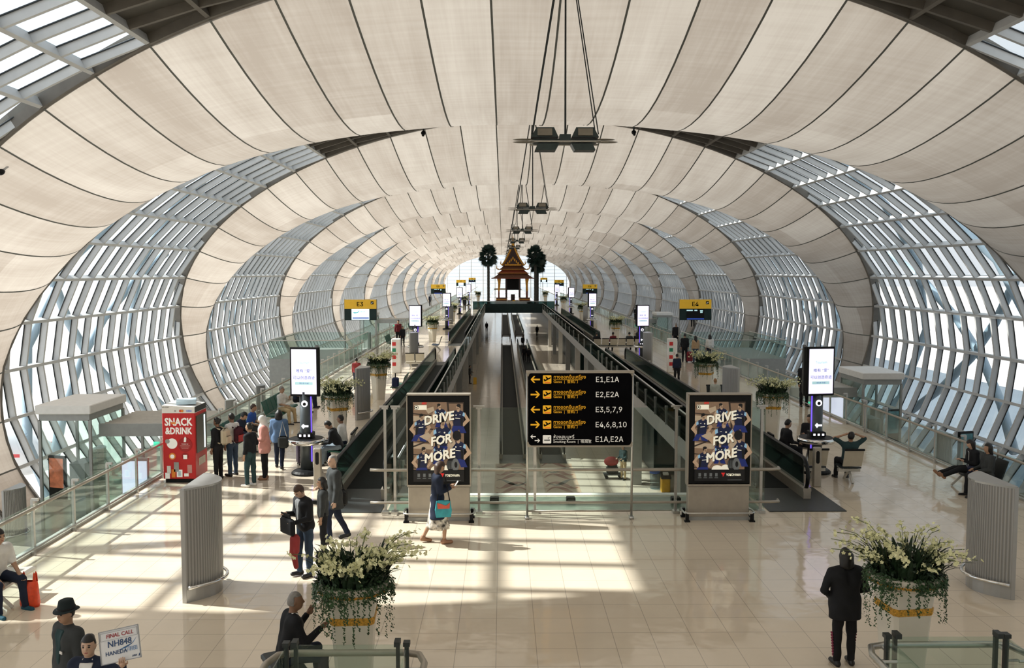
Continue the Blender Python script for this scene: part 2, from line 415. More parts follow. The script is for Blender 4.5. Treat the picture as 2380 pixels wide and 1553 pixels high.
# floors
def tile_mat(name, c0, c1, size, rough, bump=0.03, cm=(0.3, 0.27, 0.23), wav=0.6):
    m = bpy.data.materials.new(name); m.use_nodes = True; n = m.node_tree.nodes; l = m.node_tree.links; b = n['Principled BSDF']
    tc = n.new('ShaderNodeTexCoord'); br = n.new('ShaderNodeTexBrick'); br.offset = 0.0
    l.new(tc.outputs['Object'], br.inputs['Vector']); br.inputs['Scale'].default_value = 1.0
    br.inputs['Brick Width'].default_value = size; br.inputs['Row Height'].default_value = size
    br.inputs['Mortar Size'].default_value = 0.006; br.inputs['Mortar Smooth'].default_value = 0.1
    br.inputs['Color1'].default_value = (*c0, 1); br.inputs['Color2'].default_value = (*c1, 1); br.inputs['Mortar'].default_value = (*cm, 1)
    nz = n.new('ShaderNodeTexNoise'); nz.inputs['Scale'].default_value = 1.3; nz.inputs['Detail'].default_value = 3; l.new(tc.outputs['Object'], nz.inputs['Vector'])
    mr = n.new('ShaderNodeMapRange'); mr.inputs['To Min'].default_value = 0.93; mr.inputs['To Max'].default_value = 1.05; l.new(nz.outputs['Fac'], mr.inputs['Value'])
    mx = n.new('ShaderNodeMix'); mx.data_type = 'RGBA'; mx.blend_type = 'MULTIPLY'; mx.inputs['Factor'].default_value = 1.0
    l.new(br.outputs['Color'], mx.inputs[6]); l.new(mr.outputs['Result'], mx.inputs[7]); l.new(mx.outputs[2], b.inputs['Base Color'])
    b.inputs['Roughness'].default_value = rough
    nw = n.new('ShaderNodeTexNoise'); nw.inputs['Scale'].default_value = wav; nw.inputs['Detail'].default_value = 2; l.new(tc.outputs['Object'], nw.inputs['Vector'])
    bp = n.new('ShaderNodeBump'); bp.inputs['Strength'].default_value = bump; bp.inputs['Distance'].default_value = 0.1; l.new(nw.outputs['Fac'], bp.inputs['Height'])
    l.new(bp.outputs['Normal'], b.inputs['Normal']); return m
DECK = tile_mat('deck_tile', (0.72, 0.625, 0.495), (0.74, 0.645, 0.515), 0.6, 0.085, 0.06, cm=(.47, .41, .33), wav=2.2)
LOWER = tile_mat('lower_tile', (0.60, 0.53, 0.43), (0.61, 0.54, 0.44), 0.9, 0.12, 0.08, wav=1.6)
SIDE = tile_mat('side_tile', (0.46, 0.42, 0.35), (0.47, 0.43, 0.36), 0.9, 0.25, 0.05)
DX, VX, VY0, VY1, LZ, SZ = 11.05, 4.4, 22.5, 138.0, -5.0, -4.2
mb = MB()
mb.box((-DX, -28, -.55), (DX, VY0, 0)); mb.box((-DX, VY0, -.55), (-VX, VY1, 0)); mb.box((VX, VY0, -.55), (DX, VY1, 0)); mb.box((-DX, VY1, -.55), (DX, 158, 0)); mb.box((-DX, 158, -.55), (-VX, 312, 0)); mb.box((VX, 158, -.55), (DX, 312, 0)); mb.box((-DX, 312, -.55), (DX, YE, 0))
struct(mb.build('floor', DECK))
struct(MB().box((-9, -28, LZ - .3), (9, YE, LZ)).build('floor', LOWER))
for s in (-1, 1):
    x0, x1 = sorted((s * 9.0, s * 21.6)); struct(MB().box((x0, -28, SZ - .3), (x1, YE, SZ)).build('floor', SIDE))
    struct(MB().box((min(s * 9.0, s * 9.2), -28, LZ), (max(s * 9.0, s * 9.2), YE, -.55)).build('wall_' + ('left' if s < 0 else 'right'), TEAL))
    # pale kerb along the deck edge and the void edge
    a, b = sorted((s * (DX - .02), s * (DX + .16))); struct(MB().box((a, -28, -.7), (b, YE, .06)).build('trim_1', SLAB))
    a, b = sorted((s * (VX - .06), s * (VX + .0))); struct(MB().box((a, VY0, -.62), (b, VY1, .02)).build('trim_2', SLAB))
struct(MB().box((-VX, VY0 - .02, -.9), (VX, VY0 + .2, .02)).build('trim_3', WHITE))
struct(MB().box((-VX, VY1 - .1, -.6), (VX, VY1, .75)).build('trim_4', TEAL))
# ------------------------------------------------------------------ glass barrier at the front of the void
def bracket_post(mb, x, y, h, w=0.05):
    mb.cyl((x, y), w / 2 + .01, 0, h, 10); mb.cyl((x, y), .07, 0, .03, 10)
bar = thing('glass_barrier', 'tall clear glass barrier with steel posts and rails across the front of the open void', 'barrier', (0, 20.9, 0))
for x in (-4.42, -4.2, -2.25, -.95, 2.33, 4.32): 
    mb = MB(); mb.cbox((x, 0, 1.24), (.06, .07, 2.48)); mb.cbox((x, -.02, 2.5), (.26, .05, .04)); mb.cbox((x, -.02, 2.46), (.14, .05, .05)); mb.cbox((x, -.05, .03), (.16, .2, .06)); mb.build('post', STEEL, bar)
xs = [-4.2, -2.25, -.95, 2.33, 4.32]
for a, b in zip(xs[:-1], xs[1:]): MB().box((a + .04, .02, .06), (b - .04, .035, 2.46)).build('pane', RAILG, bar)
for s in (-1, 1):
    MB().box((s * 4.42 - .008, .05, .06), (s * 4.42 + .008, 1.55, 2.46)).build('pane', RAILG, bar)
for z, r in ((1.05, .035), (.29, .032)):
    MB().tube([(-4.75, -.16, z), (-4.5, -.2, z), (4.5, -.2, z), (4.7, -.16, z), (4.72, .0, z)], r, 10).build('handrail', BEIGE, bar, True)
for x in (-4.42, -2.25, 2.33, 4.32):
    for z in (1.05, .29): MB().tube([(x, 0, z), (x, -.2, z)], .018, 8).build('rail_bracket', STEEL, bar)
# gutter strip behind it with floor lamps
GUT = mat('gutter_green_stone', (0.20, 0.24, 0.19), 0.3, 0, 0.25, 3)
struct(MB().box((-VX, 21.05, 0.0), (VX, 22.35, .012)).build('trim_5', GUT))
for x in (-1.9, -.05, 2.5):
    o = thing('floor_lamp_box', 'small dark square lamp box on the green strip behind the glass barrier, ' + ('leftmost of three' if x < -1 else 'middle of three' if x < 1 else 'rightmost of three'), 'lamp box', (x, 21.75, .012), group='lamp boxes behind the barrier')
    MB().cbox((0, 0, .07), (.22, .22, .14), bev=.015).build('case', BLACK, o); MB().cbox((0, -.112, .08), (.15, .012, .08)).build('lens', DGREY, o)

# ------------------------------------------------------------------ lightbox billboards
PB = {}
def pm(n, c, e=0.35): return mat('poster_' + n, c, 0.4, 0, 0.05, 12, 0, e)
P_BR = pm('wood', (.21, .135, .085)); P_BR2 = pm('wood_dark', (.03, .02, .015)); P_BR3 = pm('wood_pale', (.42, .33, .23)); P_NV = pm('navy', (.005, .010, .04)); P_BL = pm('blue', (.010, .022, .14))
P_LB = pm('light_blue', (.25, .45, .62)); P_SK = pm('skin', (.42, .29, .19)); P_DK = pm('dark', (.006, .007, .01), .02); P_CR = pm('cream', (.80, .76, .62), .45); P_RD = pm('red', (.65, .02, .02)); P_GY = pm('grey', (.12, .13, .13))
PMS = [P_BR, P_BR2, P_BR3, P_NV, P_BL, P_LB, P_SK, P_DK, P_CR, P_RD, P_GY]
def poster(parent, y):
    w, h, top = 1.13, 1.53, 2.70
    mb = MB(); L = [0]
    def poly(ci, pts):
        L[0] += 1; yy = y - .00022 * L[0]; mb.cur = ci
        mb.add([(-w / 2 + u * w, yy, top - v * h) for u, v in pts], [list(range(len(pts)))])
    def disc(ci, u, v, r, ry=None, n=16):
        ry = r if ry is None else ry
        poly(ci, [(u + r * math.cos(2 * math.pi * k / n), v + ry * w / h * math.sin(2 * math.pi * k / n)) for k in range(n)])
    poly(0, [(0, 0), (1, 0), (1, 1), (0, 1)])
    for i in range(5):
        a = i * .2; poly(2 if i % 2 else 0, [(0, a), (1, a + .06), (1, a + .13), (0, a + .08)]); poly(1, [(0, a + .16), (1, a + .24), (1, a + .265), (0, a + .175)])
    poly(1, [(.66, 0), (1, 0), (1, .40), (.72, .42)]); poly(0, [(.70, .02), (.98, .02), (.98, .38), (.75, .40)]); poly(1, [(0, .64), (.3, .56), (.3, .58), (0, .665)])
    def player(u, v, s, flip=1, lean=0, hair=7, arm=6):
        X = lambda a, b: (u + s * (a * flip + lean * (1 - b)), v + s * b * .75)
        poly(arm, [X(-.30, .30), X(-.20, .34), X(-.34, .62), X(-.12, .88), X(-.20, .98), X(-.52, .66)]); poly(arm, [X(.20, .36), X(.32, .30), X(.50, .58), X(.30, .92), X(.22, .84), X(.34, .60)])
        poly(3, [X(-.30, .36), X(-.22, .27), X(-.07, .20), X(.08, .20), X(.24, .26), X(.34, .38), X(.24, .56), X(.22, .95), X(-.20, .95), X(-.22, .56)]); poly(4, [X(-.22, .9), X(.24, .9), X(.36, 1.25), X(.06, 1.2), X(-.02, 1.02), X(-.10, 1.22), X(-.36, 1.22)])
        poly(7, [X(-.20, .55), X(-.08, .50), X(-.12, .92), X(-.20, .92)]); poly(5, [X(-.30, .36), X(-.22, .29), X(-.18, .44), X(-.28, .50)]); poly(5, [X(.30, .33), X(.34, .40), X(.26, .50), X(.22, .44)])
        poly(6, [X(-.05, .12), X(.06, .12), X(.07, .25), X(0, .29), X(-.06, .25)])
        hx, hy = X(.0, .07); disc(6, hx, hy, .09 * s, .115 * s); hx, hy = X(-.02, -.005); disc(hair, hx, hy, .095 * s, .07 * s); hx, hy = X(-.075, .06); disc(hair, hx, hy, .03 * s, .07 * s); hx, hy = X(.02, .13); disc(0, hx, hy, .05 * s, .045 * s)
        q = X(.10, .42); disc(8, q[0], q[1], .030 * s, n=8); poly(8, [X(-.08, .56), X(.13, .54), X(.13, .57), X(-.08, .59)]); poly(8, [X(-.12, .40), X(-.05, .39), X(-.05, .405), X(-.12, .415)])
    player(.55, .04, .36, 1, -.1); player(.89, .05, .44, -1); player(.12, .19, .42, 1, .12); player(.53, .27, .56, 1, .1); player(.89, .50, .50, -1); player(.16, .68, .42, 1, .12); player(.50, .60, .34)
    poly(2, [(.68, .62), (.80, .54), (.84, .60), (.74, .70)]); poly(2, [(.12, .50), (.30, .44), (.36, .50), (.26, .56)]); poly(2, [(.24, .10), (.40, .06), (.42, .12), (.30, .17)])
    disc(7, .86, .49, .085, .10); disc(8, .45, 1.0, .11, .09); disc(8, .62, .97, .09, .06)
    disc(7, .76, .92, .105, .15); disc(10, .83, .92, .075, .13); disc(7, .84, .92, .03, .06)
    for k in range(5): poly(10, [(.67 + .02 * k, .86), (.675 + .02 * k, .86), (.68 + .02 * k, .98), (.672 + .02 * k, .98)])
    poly(8, [(.03, .04), (.27, .04), (.27, .11), (.03, .11)]); disc(7, .065, .075, .045); disc(8, .065, .075, .034); disc(7, .065, .075, .018)
    for k in range(4): poly(9, [(.18 + .024 * k, .0), (.196 + .024 * k, .0), (.186 + .024 * k, .03), (.17 + .024 * k, .03)])
    poly(7, [(0, 1), (1, 1), (1, 1.17), (0, 1.17)])
    for k in range(4): poly(10, [(.08 + .11 * k, 1.05), (.13 + .11 * k, 1.05), (.13 + .11 * k, 1.1), (.08 + .11 * k, 1.1)]); poly(10, [(.07 + .11 * k, 1.115), (.14 + .11 * k, 1.115), (.14 + .11 * k, 1.125), (.07 + .11 * k, 1.125)])
    poly(9, [(.53, 1.045), (.61, 1.045), (.575, 1.10), (.56, 1.10), (.565, 1.075), (.545, 1.07)]); poly(10, [(.66, 1.15), (.94, 1.15), (.94, 1.156), (.66, 1.156)])
    o = mb.build('poster', PMS, parent, fix=False)
    for s, u, v, sz in (('DRIVE', .50, .235, .27), ('FOR', .54, .555, .27), ('MORE', .51, .79, .28)):
        for m_, dx, dz, dy in ((P_DK, .012, -.016, -.062), (P_CR, 0, 0, -.068)):
            text('lettering', s, sz, m_, o, (-w / 2 + u * w + dx, y + dy, top - v * h + dz), (math.pi / 2, R(-11), 0), 'CENTER', .002, 0, .93, .22, fat=.03)
    text('lettering', 'YOKOHAMA', .10, P_CR, o, (-w / 2 + .625 * w, y - .06, top - 1.072 * h), align='LEFT', fat=.016, sx=.80)
    
    return o
def billboard(x, label):
    b = thing('advertising_lightbox', label, 'billboard', (x, 20.3, 0), group='football poster lightboxes')
    mb = MB(); mb.cbox((0, 0, 1.84), (1.41, .24, 2.02), bev=.02); mb.build('case', BLACK, b)
    for c, d in (((-.705, 0, 1.84), (.025, .26, 2.05)), ((.705, 0, 1.84), (.025, .26, 2.05)), ((0, 0, 2.865), (1.43, .26, .03)), ((0, -.01, .81), (1.43, .26, .04))): MB().cbox(c, d).build('frame_bar', BEIGE, b)
    MB().cbox((0, 0, .42), (1.38, .2, .72), bev=.01).build('pedestal', BEIGE, b)
    MB().cbox((0, 0, .04), (1.4, .24, .08)).build('plinth', GREYP, b)
    MB().tube([(-.7, .24, .2), (-.78, .2, .2), (-.8, 0, .2), (-.78, -.22, .2), (-.7, -.26, .2), (.7, -.26, .2), (.78, -.22, .2), (.8, 0, .2), (.78, .2, .2), (.7, .24, .2)], .022, 8).build('bumper_rail', STEEL, b, True)
    for s in (-1, 1):
        for yy in (-.22, .2): mb = MB(); mb.cbox((s * .73, yy, .1), (.07, .07, .2)); mb.cbox((s * .73, yy, .015), (.12, .12, .03)); mb.build('foot', BLACK, b)
    poster(b, -.13)
    return b
billboard(-3.13, 'lit football poster lightbox on a beige pedestal, with the phone woman walking past')
billboard(3.17, 'lit football poster lightbox on a beige pedestal beside the dark walkway entry plate')

# ------------------------------------------------------------------ black gate direction sign
YEL = mat('sign_yellow', (.82, .42, .012), .45, 0, .03, 8, 0, .25); SGW = mat('sign_white', (.78, .77, .73), .45, 0, .03, 8, 0, .2); SGB = mat('sign_black', (.003, .003, .004), .6, 0, .2, 6, spec=.02)
ds = thing('direction_sign', 'black overhead sign on two steel legs listing gates with yellow arrows and white gate numbers', 'sign', (.04, 20.35, 0))
mb = MB()
W2, ZT, ZB = 1.185, 3.36, 1.70
def rrect(x0, x1, z0, z1, r, n=5):
    pts = []
    for cx, cz, a0 in ((x1 - r, z1 - r, 0), (x0 + r, z1 - r, 90), (x0 + r, z0 + r, 180), (x1 - r, z0 + r, 270)):
        for k in range(n + 1):
            a = R(a0 + 90 * k / n); pts.append((cx + r * math.cos(a), cz + r * math.sin(a)))
    return pts
mb.prism(rrect(-W2 + .03, W2 - .03, ZB, ZT - .03, .07), -.06, .06); mb.build('board', SGB, ds)
mb = MB(); mb.cbox((0, 0, ZT), (2 * W2 + .06, .13, .05)); mb.cbox((0, .0, ZB - .03), (2 * W2, .05, .04))
for sx in (-1, 1):
    for zz in (ZB + .02, ZT - .05): mb.cbox((sx * (W2 - .04), .01, zz), (.1, .08, .1))
mb.build('frame', BEIGE, ds)
for s in (-1, 1):
    mb = MB(); mb.cyl((s * W2, 0), .028, 0, ZT, 10); mb.cbox((s * W2, 0, .03), (.09, .14, .06)); mb.build('leg', STEEL, ds, True)
MB().tube([(-W2, 0, .18), (W2, 0, .18)], .022, 8).build('lower_rail', BEIGE, ds, True)
def arrow(c, d, s, m, y):
    pts = [(-1, 0), (-.35, .72), (.0, .72), (-.45, .17), (1, .17), (1, -.17), (-.45, -.17), (0, -.72), (-.35, -.72)]
    MB().prism([(c[0] + d * -1 * -p[0] * s, c[1] + p[1] * s) for p in ([(x, z) for x, z in pts])], y - .004, y).build('arrow', m, ds)
rowz = [AT(1240, py, 20.3).z for py in (882, 917, 952, 987, 1021)]
yf = -.062
X = lambda px: AT(px, 950, 20.29).x - .04
PL = [(-.42, -.1), (-.30, -.02), (-.22, -.16), (-.05, -.06), (-.22, .22), (-.12, .26), (.13, .03), (.36, .16), (.45, .12), (.40, .02), (-.28, -.34), (-.36, -.28)]
for i, z in enumerate(rowz):
    d = 1 if i % 2 == 0 else -1
    if i < 4:
        arrow((X(1244), z), d, .105, YEL, yf)
        MB().prism(rrect(X(1271.5) - .095, X(1271.5) + .095, z - .095, z + .095, .018), yf - .004, yf).build('pictogram', YEL, ds)
        MB().prism([(X(1271.5) + a * .19, z + .02 + b * .19) for a, b in PL], yf - .007, yf - .004).build('pictogram', SGB, ds)
        MB().cbox((X(1271.5) + .01, yf - .005, z - .07), (.12, .004, .014)).build('pictogram', P_RD, ds)
    else:
        arrow((X(1239), z + .06), 1, .06, SGW, yf); arrow((X(1249), z - .03), -1, .06, SGW, yf)
        MB().prism(rrect(X(1271.5) - .095, X(1271.5) + .095, z - .095, z + .095, .018), yf - .004, yf).build('pictogram', SGW, ds)
        MB().cbox((X(1271.5), yf - .005, z - .02), (.13, .004, .018)).build('pictogram', SGB, ds)
        MB().tube([(X(1271.5) + .05, yf - .005, z), (X(1271.5) + .02, yf - .005, z + .03), (X(1271.5) + .06, yf - .005, z + .05)], .006, 5).build('pictogram', SGB, ds)
    m = YEL if i < 4 else SGW; wl_ = .64 if i < 4 else .81
    text('lettering', 'ทางออกขึ้นเครื่อง' if i < 4 else 'ห้องสูบบุหรี่', .105, m, ds, (X(1286), yf - .003, z + .05))
    MB().cbox((X(1286) + wl_ / 2, yf - .003, z - .008), (wl_, .004, .008)).build('rule_line', m, ds)
    text('lettering', 'Gates  |  登机门' if i < 4 else 'Smoking Room  |  吸烟室', .082, m, ds, (X(1286), yf - .003, z - .055))
    text('lettering', ('E1,E1A', 'E2,E2A', 'E3,5,7,9', 'E4,6,8,10', 'E1A,E2A')[i], .235, SGW, ds, (X(1383.5), yf - .003, z), sx=.94, fat=.004)

# ------------------------------------------------------------------ moving walkways
def walkway(name, label, loc, length, width=1.05, h=.98, n=None, side=BALUG, skirt=BEIGE, group='moving walkways', plate_w=None):
    w = thing(name, label, 'moving walkway', loc, group=group)
    MB().box((-width / 2, 1.2, -.02), (width / 2, length - 1.2, .025)).build('belt', BELT, w)
    pw = plate_w or (-width / 2 - .15, width / 2 + .15)
    for a, b in ((-1.1, 1.25), (length - 1.25, length + 1.0)): MB().box((pw[0], a, -.02), (pw[1], b, .02)).build('landing_plate', DGREY, w)
    for s in (-1, 1):
        x = s * (width / 2 + .08)
        MB().box((x - .01, .35, .26), (x + .01, length - .35, h - .03)).build('balustrade', side, w)
        mb = MB(); mb.box((x - .09, .05, 0.0), (x + .09, length - .05, .2)); mb.box((x - .1, .05, .2), (x + .1, length - .05, .27)); mb.build('skirt', skirt, w)
        r = .42; pts = []
        for k in range(9):
            a = R(-90 - 180 * k / 8); pts.append((x, r + r * math.cos(a) * .95, h - r + r * math.sin(a)))
        pts = [(x, .6, h - 2 * r)] + pts
        far = [(p[0], length - p[1], p[2]) for p in pts][::-1]
        MB().tube(pts + [(x, 2 + k * (length - 4) / 4, h) for k in range(5)] + far, .05, 8, flat=.8).build('handrail', RUBBER, w, True)
    return w
walkway('moving_walkway', 'left moving walkway starting beside the grey-haired man in the dark coat', (-5.2, 22.0, 0), 33.5, plate_w=(-.66, .66))
walkway('moving_walkway', 'second moving walkway on the left of the void, ending at the footbridge', (-5.2, 70.0, 0), 46, plate_w=(-.66, .66))
walkway('moving_walkway', 'moving walkway on the right of the void, its dark entry plate beside the poster lightbox', (5.2, 22.0, 0), 33.5, plate_w=(-.66, 1.15))
walkway('moving_walkway', 'second moving walkway on the right of the void, behind the seated crowd', (5.2, 70.0, 0), 46, plate_w=(-.66, .66))
walkway('moving_walkway', 'dark moving walkway on the lower level, left lane nearest the patterned floor', (-1.12, 51.0, LZ), 80, 1.2)
walkway('moving_walkway', 'dark moving walkway on the lower level, right lane carrying two walkers', (1.12, 51.0, LZ), 80, 1.2)
walkway('moving_walkway', 'far pale grey moving walkway on the lower level under the bridge, left lane', (-1.12, 150.0, LZ), 75, 1.2)
walkway('moving_walkway', 'far pale grey moving walkway on the lower level under the bridge, right lane', (1.12, 150.0, LZ), 75, 1.2)
def walk_bollard(x, label):
    b = thing('walkway_bollard', label, 'bollard', (x, 23.4, 0))
    MB().cbox((0, 0, .52), (.2, .14, 1.04), bev=.02).build('post', BEIGE, b); MB().prism(rrect(-.045, .045, .62, .95, .045), -.078, -.068).build('sensor_slot', BLACK, b)
walk_bollard(-6.5, 'beige bollard with a black slot beside the grey-haired man in the dark coat'); walk_bollard(6.5, 'beige bollard with a black slot in front of the beige chairs on the right')

# inner glass edge of the void above the slab
for s in (-1, 1):
    for a, b, nm in ((22.7, 56, 'front'), (56, 100, 'middle'), (100, 137.8, 'far')):
        g = thing('glass_parapet', '%s stretch of the dark glass parapet along the %s edge of the void' % (nm, 'left' if s < 0 else 'right'), 'parapet', (s * 4.33, a + .05, 0))
        b -= .1
        MB().box((-.012, 0, .02), (.012, b - a, .88)).build('pane', BALUG, g)
        MB().tube([(0, 0, .92), (0, b - a, .92)], .03, 8).build('handrail', STEEL, g, True)
        for q in np.arange(0.8, b - a, 2.4 if a < 50 else 5): mb = MB(); mb.cbox((-s * .03, q, .3), (.05, .06, .6)); mb.cbox((-s * .04, q, .63), (.05, .1, .12)); mb.build('clamp', STEEL, g)
g = thing('glass_parapet', 'green glass parapet along the front of the footbridge before the pavilion', 'parapet', (0, 138.1, 0))
MB().box((-6.2, -.02, .0), (6.2, .02, 1.1)).build('pane', BALUG, g); MB().tube([(-6.2, 0, 1.14), (6.2, 0, 1.14)], .035, 8).build('handrail', STEEL, g, True)

# ------------------------------------------------------------------ front enclosures near the camera
def enclosure(x0, x1, y1, label):
    e = thing('glass_enclosure', label, 'barrier', ((x0 + x1) / 2, y1, 0)); hw = (x1 - x0) / 2
    for s in (-1, 1):
        mb = MB(); mb.cbox((s * hw, 0, .57), (.05, .06, 1.14)); mb.cbox((s * (hw - .11), .03, .57), (.045, .05, 1.14)); mb.cbox((s * (hw - .11), -.02, 1.14), (.07, .14, .06)); mb.cbox((s * hw, -.0, 1.12), (.08, .1, .05)); mb.cbox((s * (hw - .05), 0, .02), (.22, .16, .04)); mb.build('post', DGREY, e)
        MB().box((s * hw - .008, -4.5, .05), (s * hw + .008, -.05, 1.1)).build('pane', RAILG, e)
    MB().box((-hw + .05, .0, .05), (hw - .05, .016, 1.1)).build('pane', RAILG, e)
    k = .22
    MB().tube([(-hw - k, -4.5, .92), (-hw - k, -.1, .92), (-hw - k + .08, .14, .92), (-hw + .05, .2, .92), (hw - .05, .2, .92), (hw + k - .08, .14, .92), (hw + k, -.1, .92), (hw + k, -4.5, .92)], .042, 10).build('handrail', BEIGE if x0 < 0 else STEEL, e, True)
    for s in (-1, 1):
        for q in ([(s * hw, 0, .92), (s * hw, .2, .92)], [(s * hw, -.3, .92), (s * (hw + k), -.3, .92)], [(s * hw, -.0, .8), (s * (hw + .16), -.0, .8)]): MB().tube(q, .02, 8).build('bracket', STEEL, e)
    return e
gx0, gy0 = G(665, 1497, 1.12); gx1, _ = G(945, 1497, 1.12)
enclosure(gx0, gx1, gy0, 'glass enclosure with beige handrail in front of the seated man in black')
gx0, gy0 = G(2062, 1478, 1.12); gx1, _ = G(2340, 1478, 1.12)
enclosure(gx0, gx1, gy0, 'glass enclosure with steel handrail in front of the right orchid planter')

# ------------------------------------------------------------------ silver lens-shaped pillars with chrome bumpers
def corr_mat():
    m = bpy.data.materials.new('ribbed_aluminium'); m.use_nodes = True; n = m.node_tree.nodes; l = m.node_tree.links; b = n['Principled BSDF']
    tc = n.new('ShaderNodeTexCoord'); wv = n.new('ShaderNodeTexWave'); wv.bands_direction = 'Y'; wv.inputs['Scale'].default_value = 9.0; l.new(tc.outputs['Object'], wv.inputs['Vector'])
    rp = n.new('ShaderNodeValToRGB'); rp.color_ramp.elements[0].color = (.24, .24, .235, 1); rp.color_ramp.elements[1].color = (.40, .40, .39, 1); l.new(wv.outputs['Fac'], rp.inputs['Fac']); l.new(rp.outputs[0], b.inputs['Base Color'])
    bp = n.new('ShaderNodeBump'); bp.inputs['Strength'].default_value = .6; bp.inputs['Distance'].default_value = .02; l.new(wv.outputs['Fac'], bp.inputs['Height']); l.new(bp.outputs[0], b.inputs['Normal'])
    b.inputs['Roughness'].default_value = .45; b.inputs['Metallic'].default_value = .4; return m
CORR = corr_mat(); ALU = mat('aluminium', (.42, .425, .42), .35, .6, .04, 5)
def pillar_proto(s):                          # s: side the bulge faces
    p = thing('air_pillar', 'x', 'ventilation pillar', (0, 0, 0)); h = 1.95
    pr = []
    for k in range(13):
        a = -1 + 2 * k / 12; pr.append((s * .42 * (1 - a * a), a * .62))
    poly = [(-s * .06, -.6)] + pr + [(-s * .06, .6)]
    MB().prism([(x, y) for x, y in pr] + [(0, .6), (0, -.6)], .22, h - .02, 'Z').build('shell', CORR, p)
    MB().prism([(x * 1.02, y * 1.01) for x, y in poly], h - .02, h + .015, 'Z').build('cap', ALU, p)
    MB().prism([(x * .96, y * .98) for x, y in poly], 0, .22, 'Z').build('base', ALU, p)
    mb = MB(); mb.box((min(-s * .07, -s * .0), -.62, .0), (max(-s * .07, -s * .0), .62, h)); mb.build('edge_plate', ALU, p)
    MB().tube([(s * .05, -.66, .27)] + [(x + s * .07, y * 1.02, .27) for x, y in pr[1:-1]] + [(s * .05, .66, .27)], .03, 8).build('bumper', CHROME, p, True)
    return p
PP = {-1: pillar_proto(1), 1: pillar_proto(-1)}
used = {-1: False, 1: False}
def place(protos, used, key, loc, rz, label, group=None):
    if not used[key]:
        used[key] = True; r = protos[key]; r.location = loc; r.rotation_euler = (0, 0, rz); r['label'] = label
        if group: r['group'] = group
        return r
    return dup(protos[key], loc, rz, label, group)
for s, yy, zz, xx, lb in ((-1, 15.75, 0, -7.05, 'ribbed silver pillar with chrome bumper, nearest on the left deck'), (1, 15.75, 0, 6.98, 'ribbed silver pillar with chrome bumper, nearest on the right deck, behind the big planter'),
        (-1, 34.8, 0, -7.2, 'silver pillar behind the left orchid planter, beside the first screen column'), (1, 34.8, 0, 7.2, 'silver pillar behind the blond seated child on the right deck'),
        (-1, 54.8, 0, -7.2, 'silver pillar next to the left recycling totem'), (1, 54.8, 0, 7.2, 'silver pillar next to the right recycling totem'),
        (-1, 98, 0, -7.4, 'small distant silver pillar beside the third screen column on the left'), (1, 98, 0, 7.4, 'small distant silver pillar beside the third screen column on the right'),
        (-1, 33, SZ, -19.6, 'grey pillar on the lower left side floor, cut by the photo edge'), (-1, 40.5, SZ, -19.9, 'grey pillar on the lower left side floor, in front of the glass gatehouse'),
        (-1, 56, SZ, -18.6, 'pale pillar on the lower left side floor near the red vending machine top'), (-1, 63, SZ, -18.6, 'pale pillar on the lower left side floor behind the seated man in the white shirt'), (-1, 75, SZ, -18.8, 'pale pillar on the lower left side floor behind the first screen column'),
        (1, 52, SZ, 20.0, 'grey pillar on the lower right side floor beside the right gatehouse'), (1, 44, SZ, 20.0, 'grey pillar on the lower right side floor beside a dark display stand')):
    place(PP, used, s, (xx, yy, zz), 0, lb, 'ribbed air pillars')

# ------------------------------------------------------------------ recycling totems
def totem(x, label):
    t = thing('recycling_totem', label, 'recycling point', (x, 50.5, 0))
    MB().cbox((0, 0, .95), (.5, .5, 1.9), bev=.03).build('body', WHITE, t)
    for z, c, nm in ((1.62, (.6, .03, .03), 'red'), (1.28, (.02, .25, .14), 'green'), (.88, (.5, .03, .03), 'red'), (.5, (.5, .05, .03), 'red')):
        MB().cbox((-.1, -.255, z), (.2, .012, .2)).build('label_plate', mat('totem_' + nm, c, .5), t)
    text('lettering', '2', .2, mat('totem_red', (.5, .03, .03)), t, (.02, -.262, 1.08)); return t
totem(-7.6, 'white recycling totem with red and green plates on the left deck'); totem(7.75, 'white recycling totem with red and green plates on the right deck')

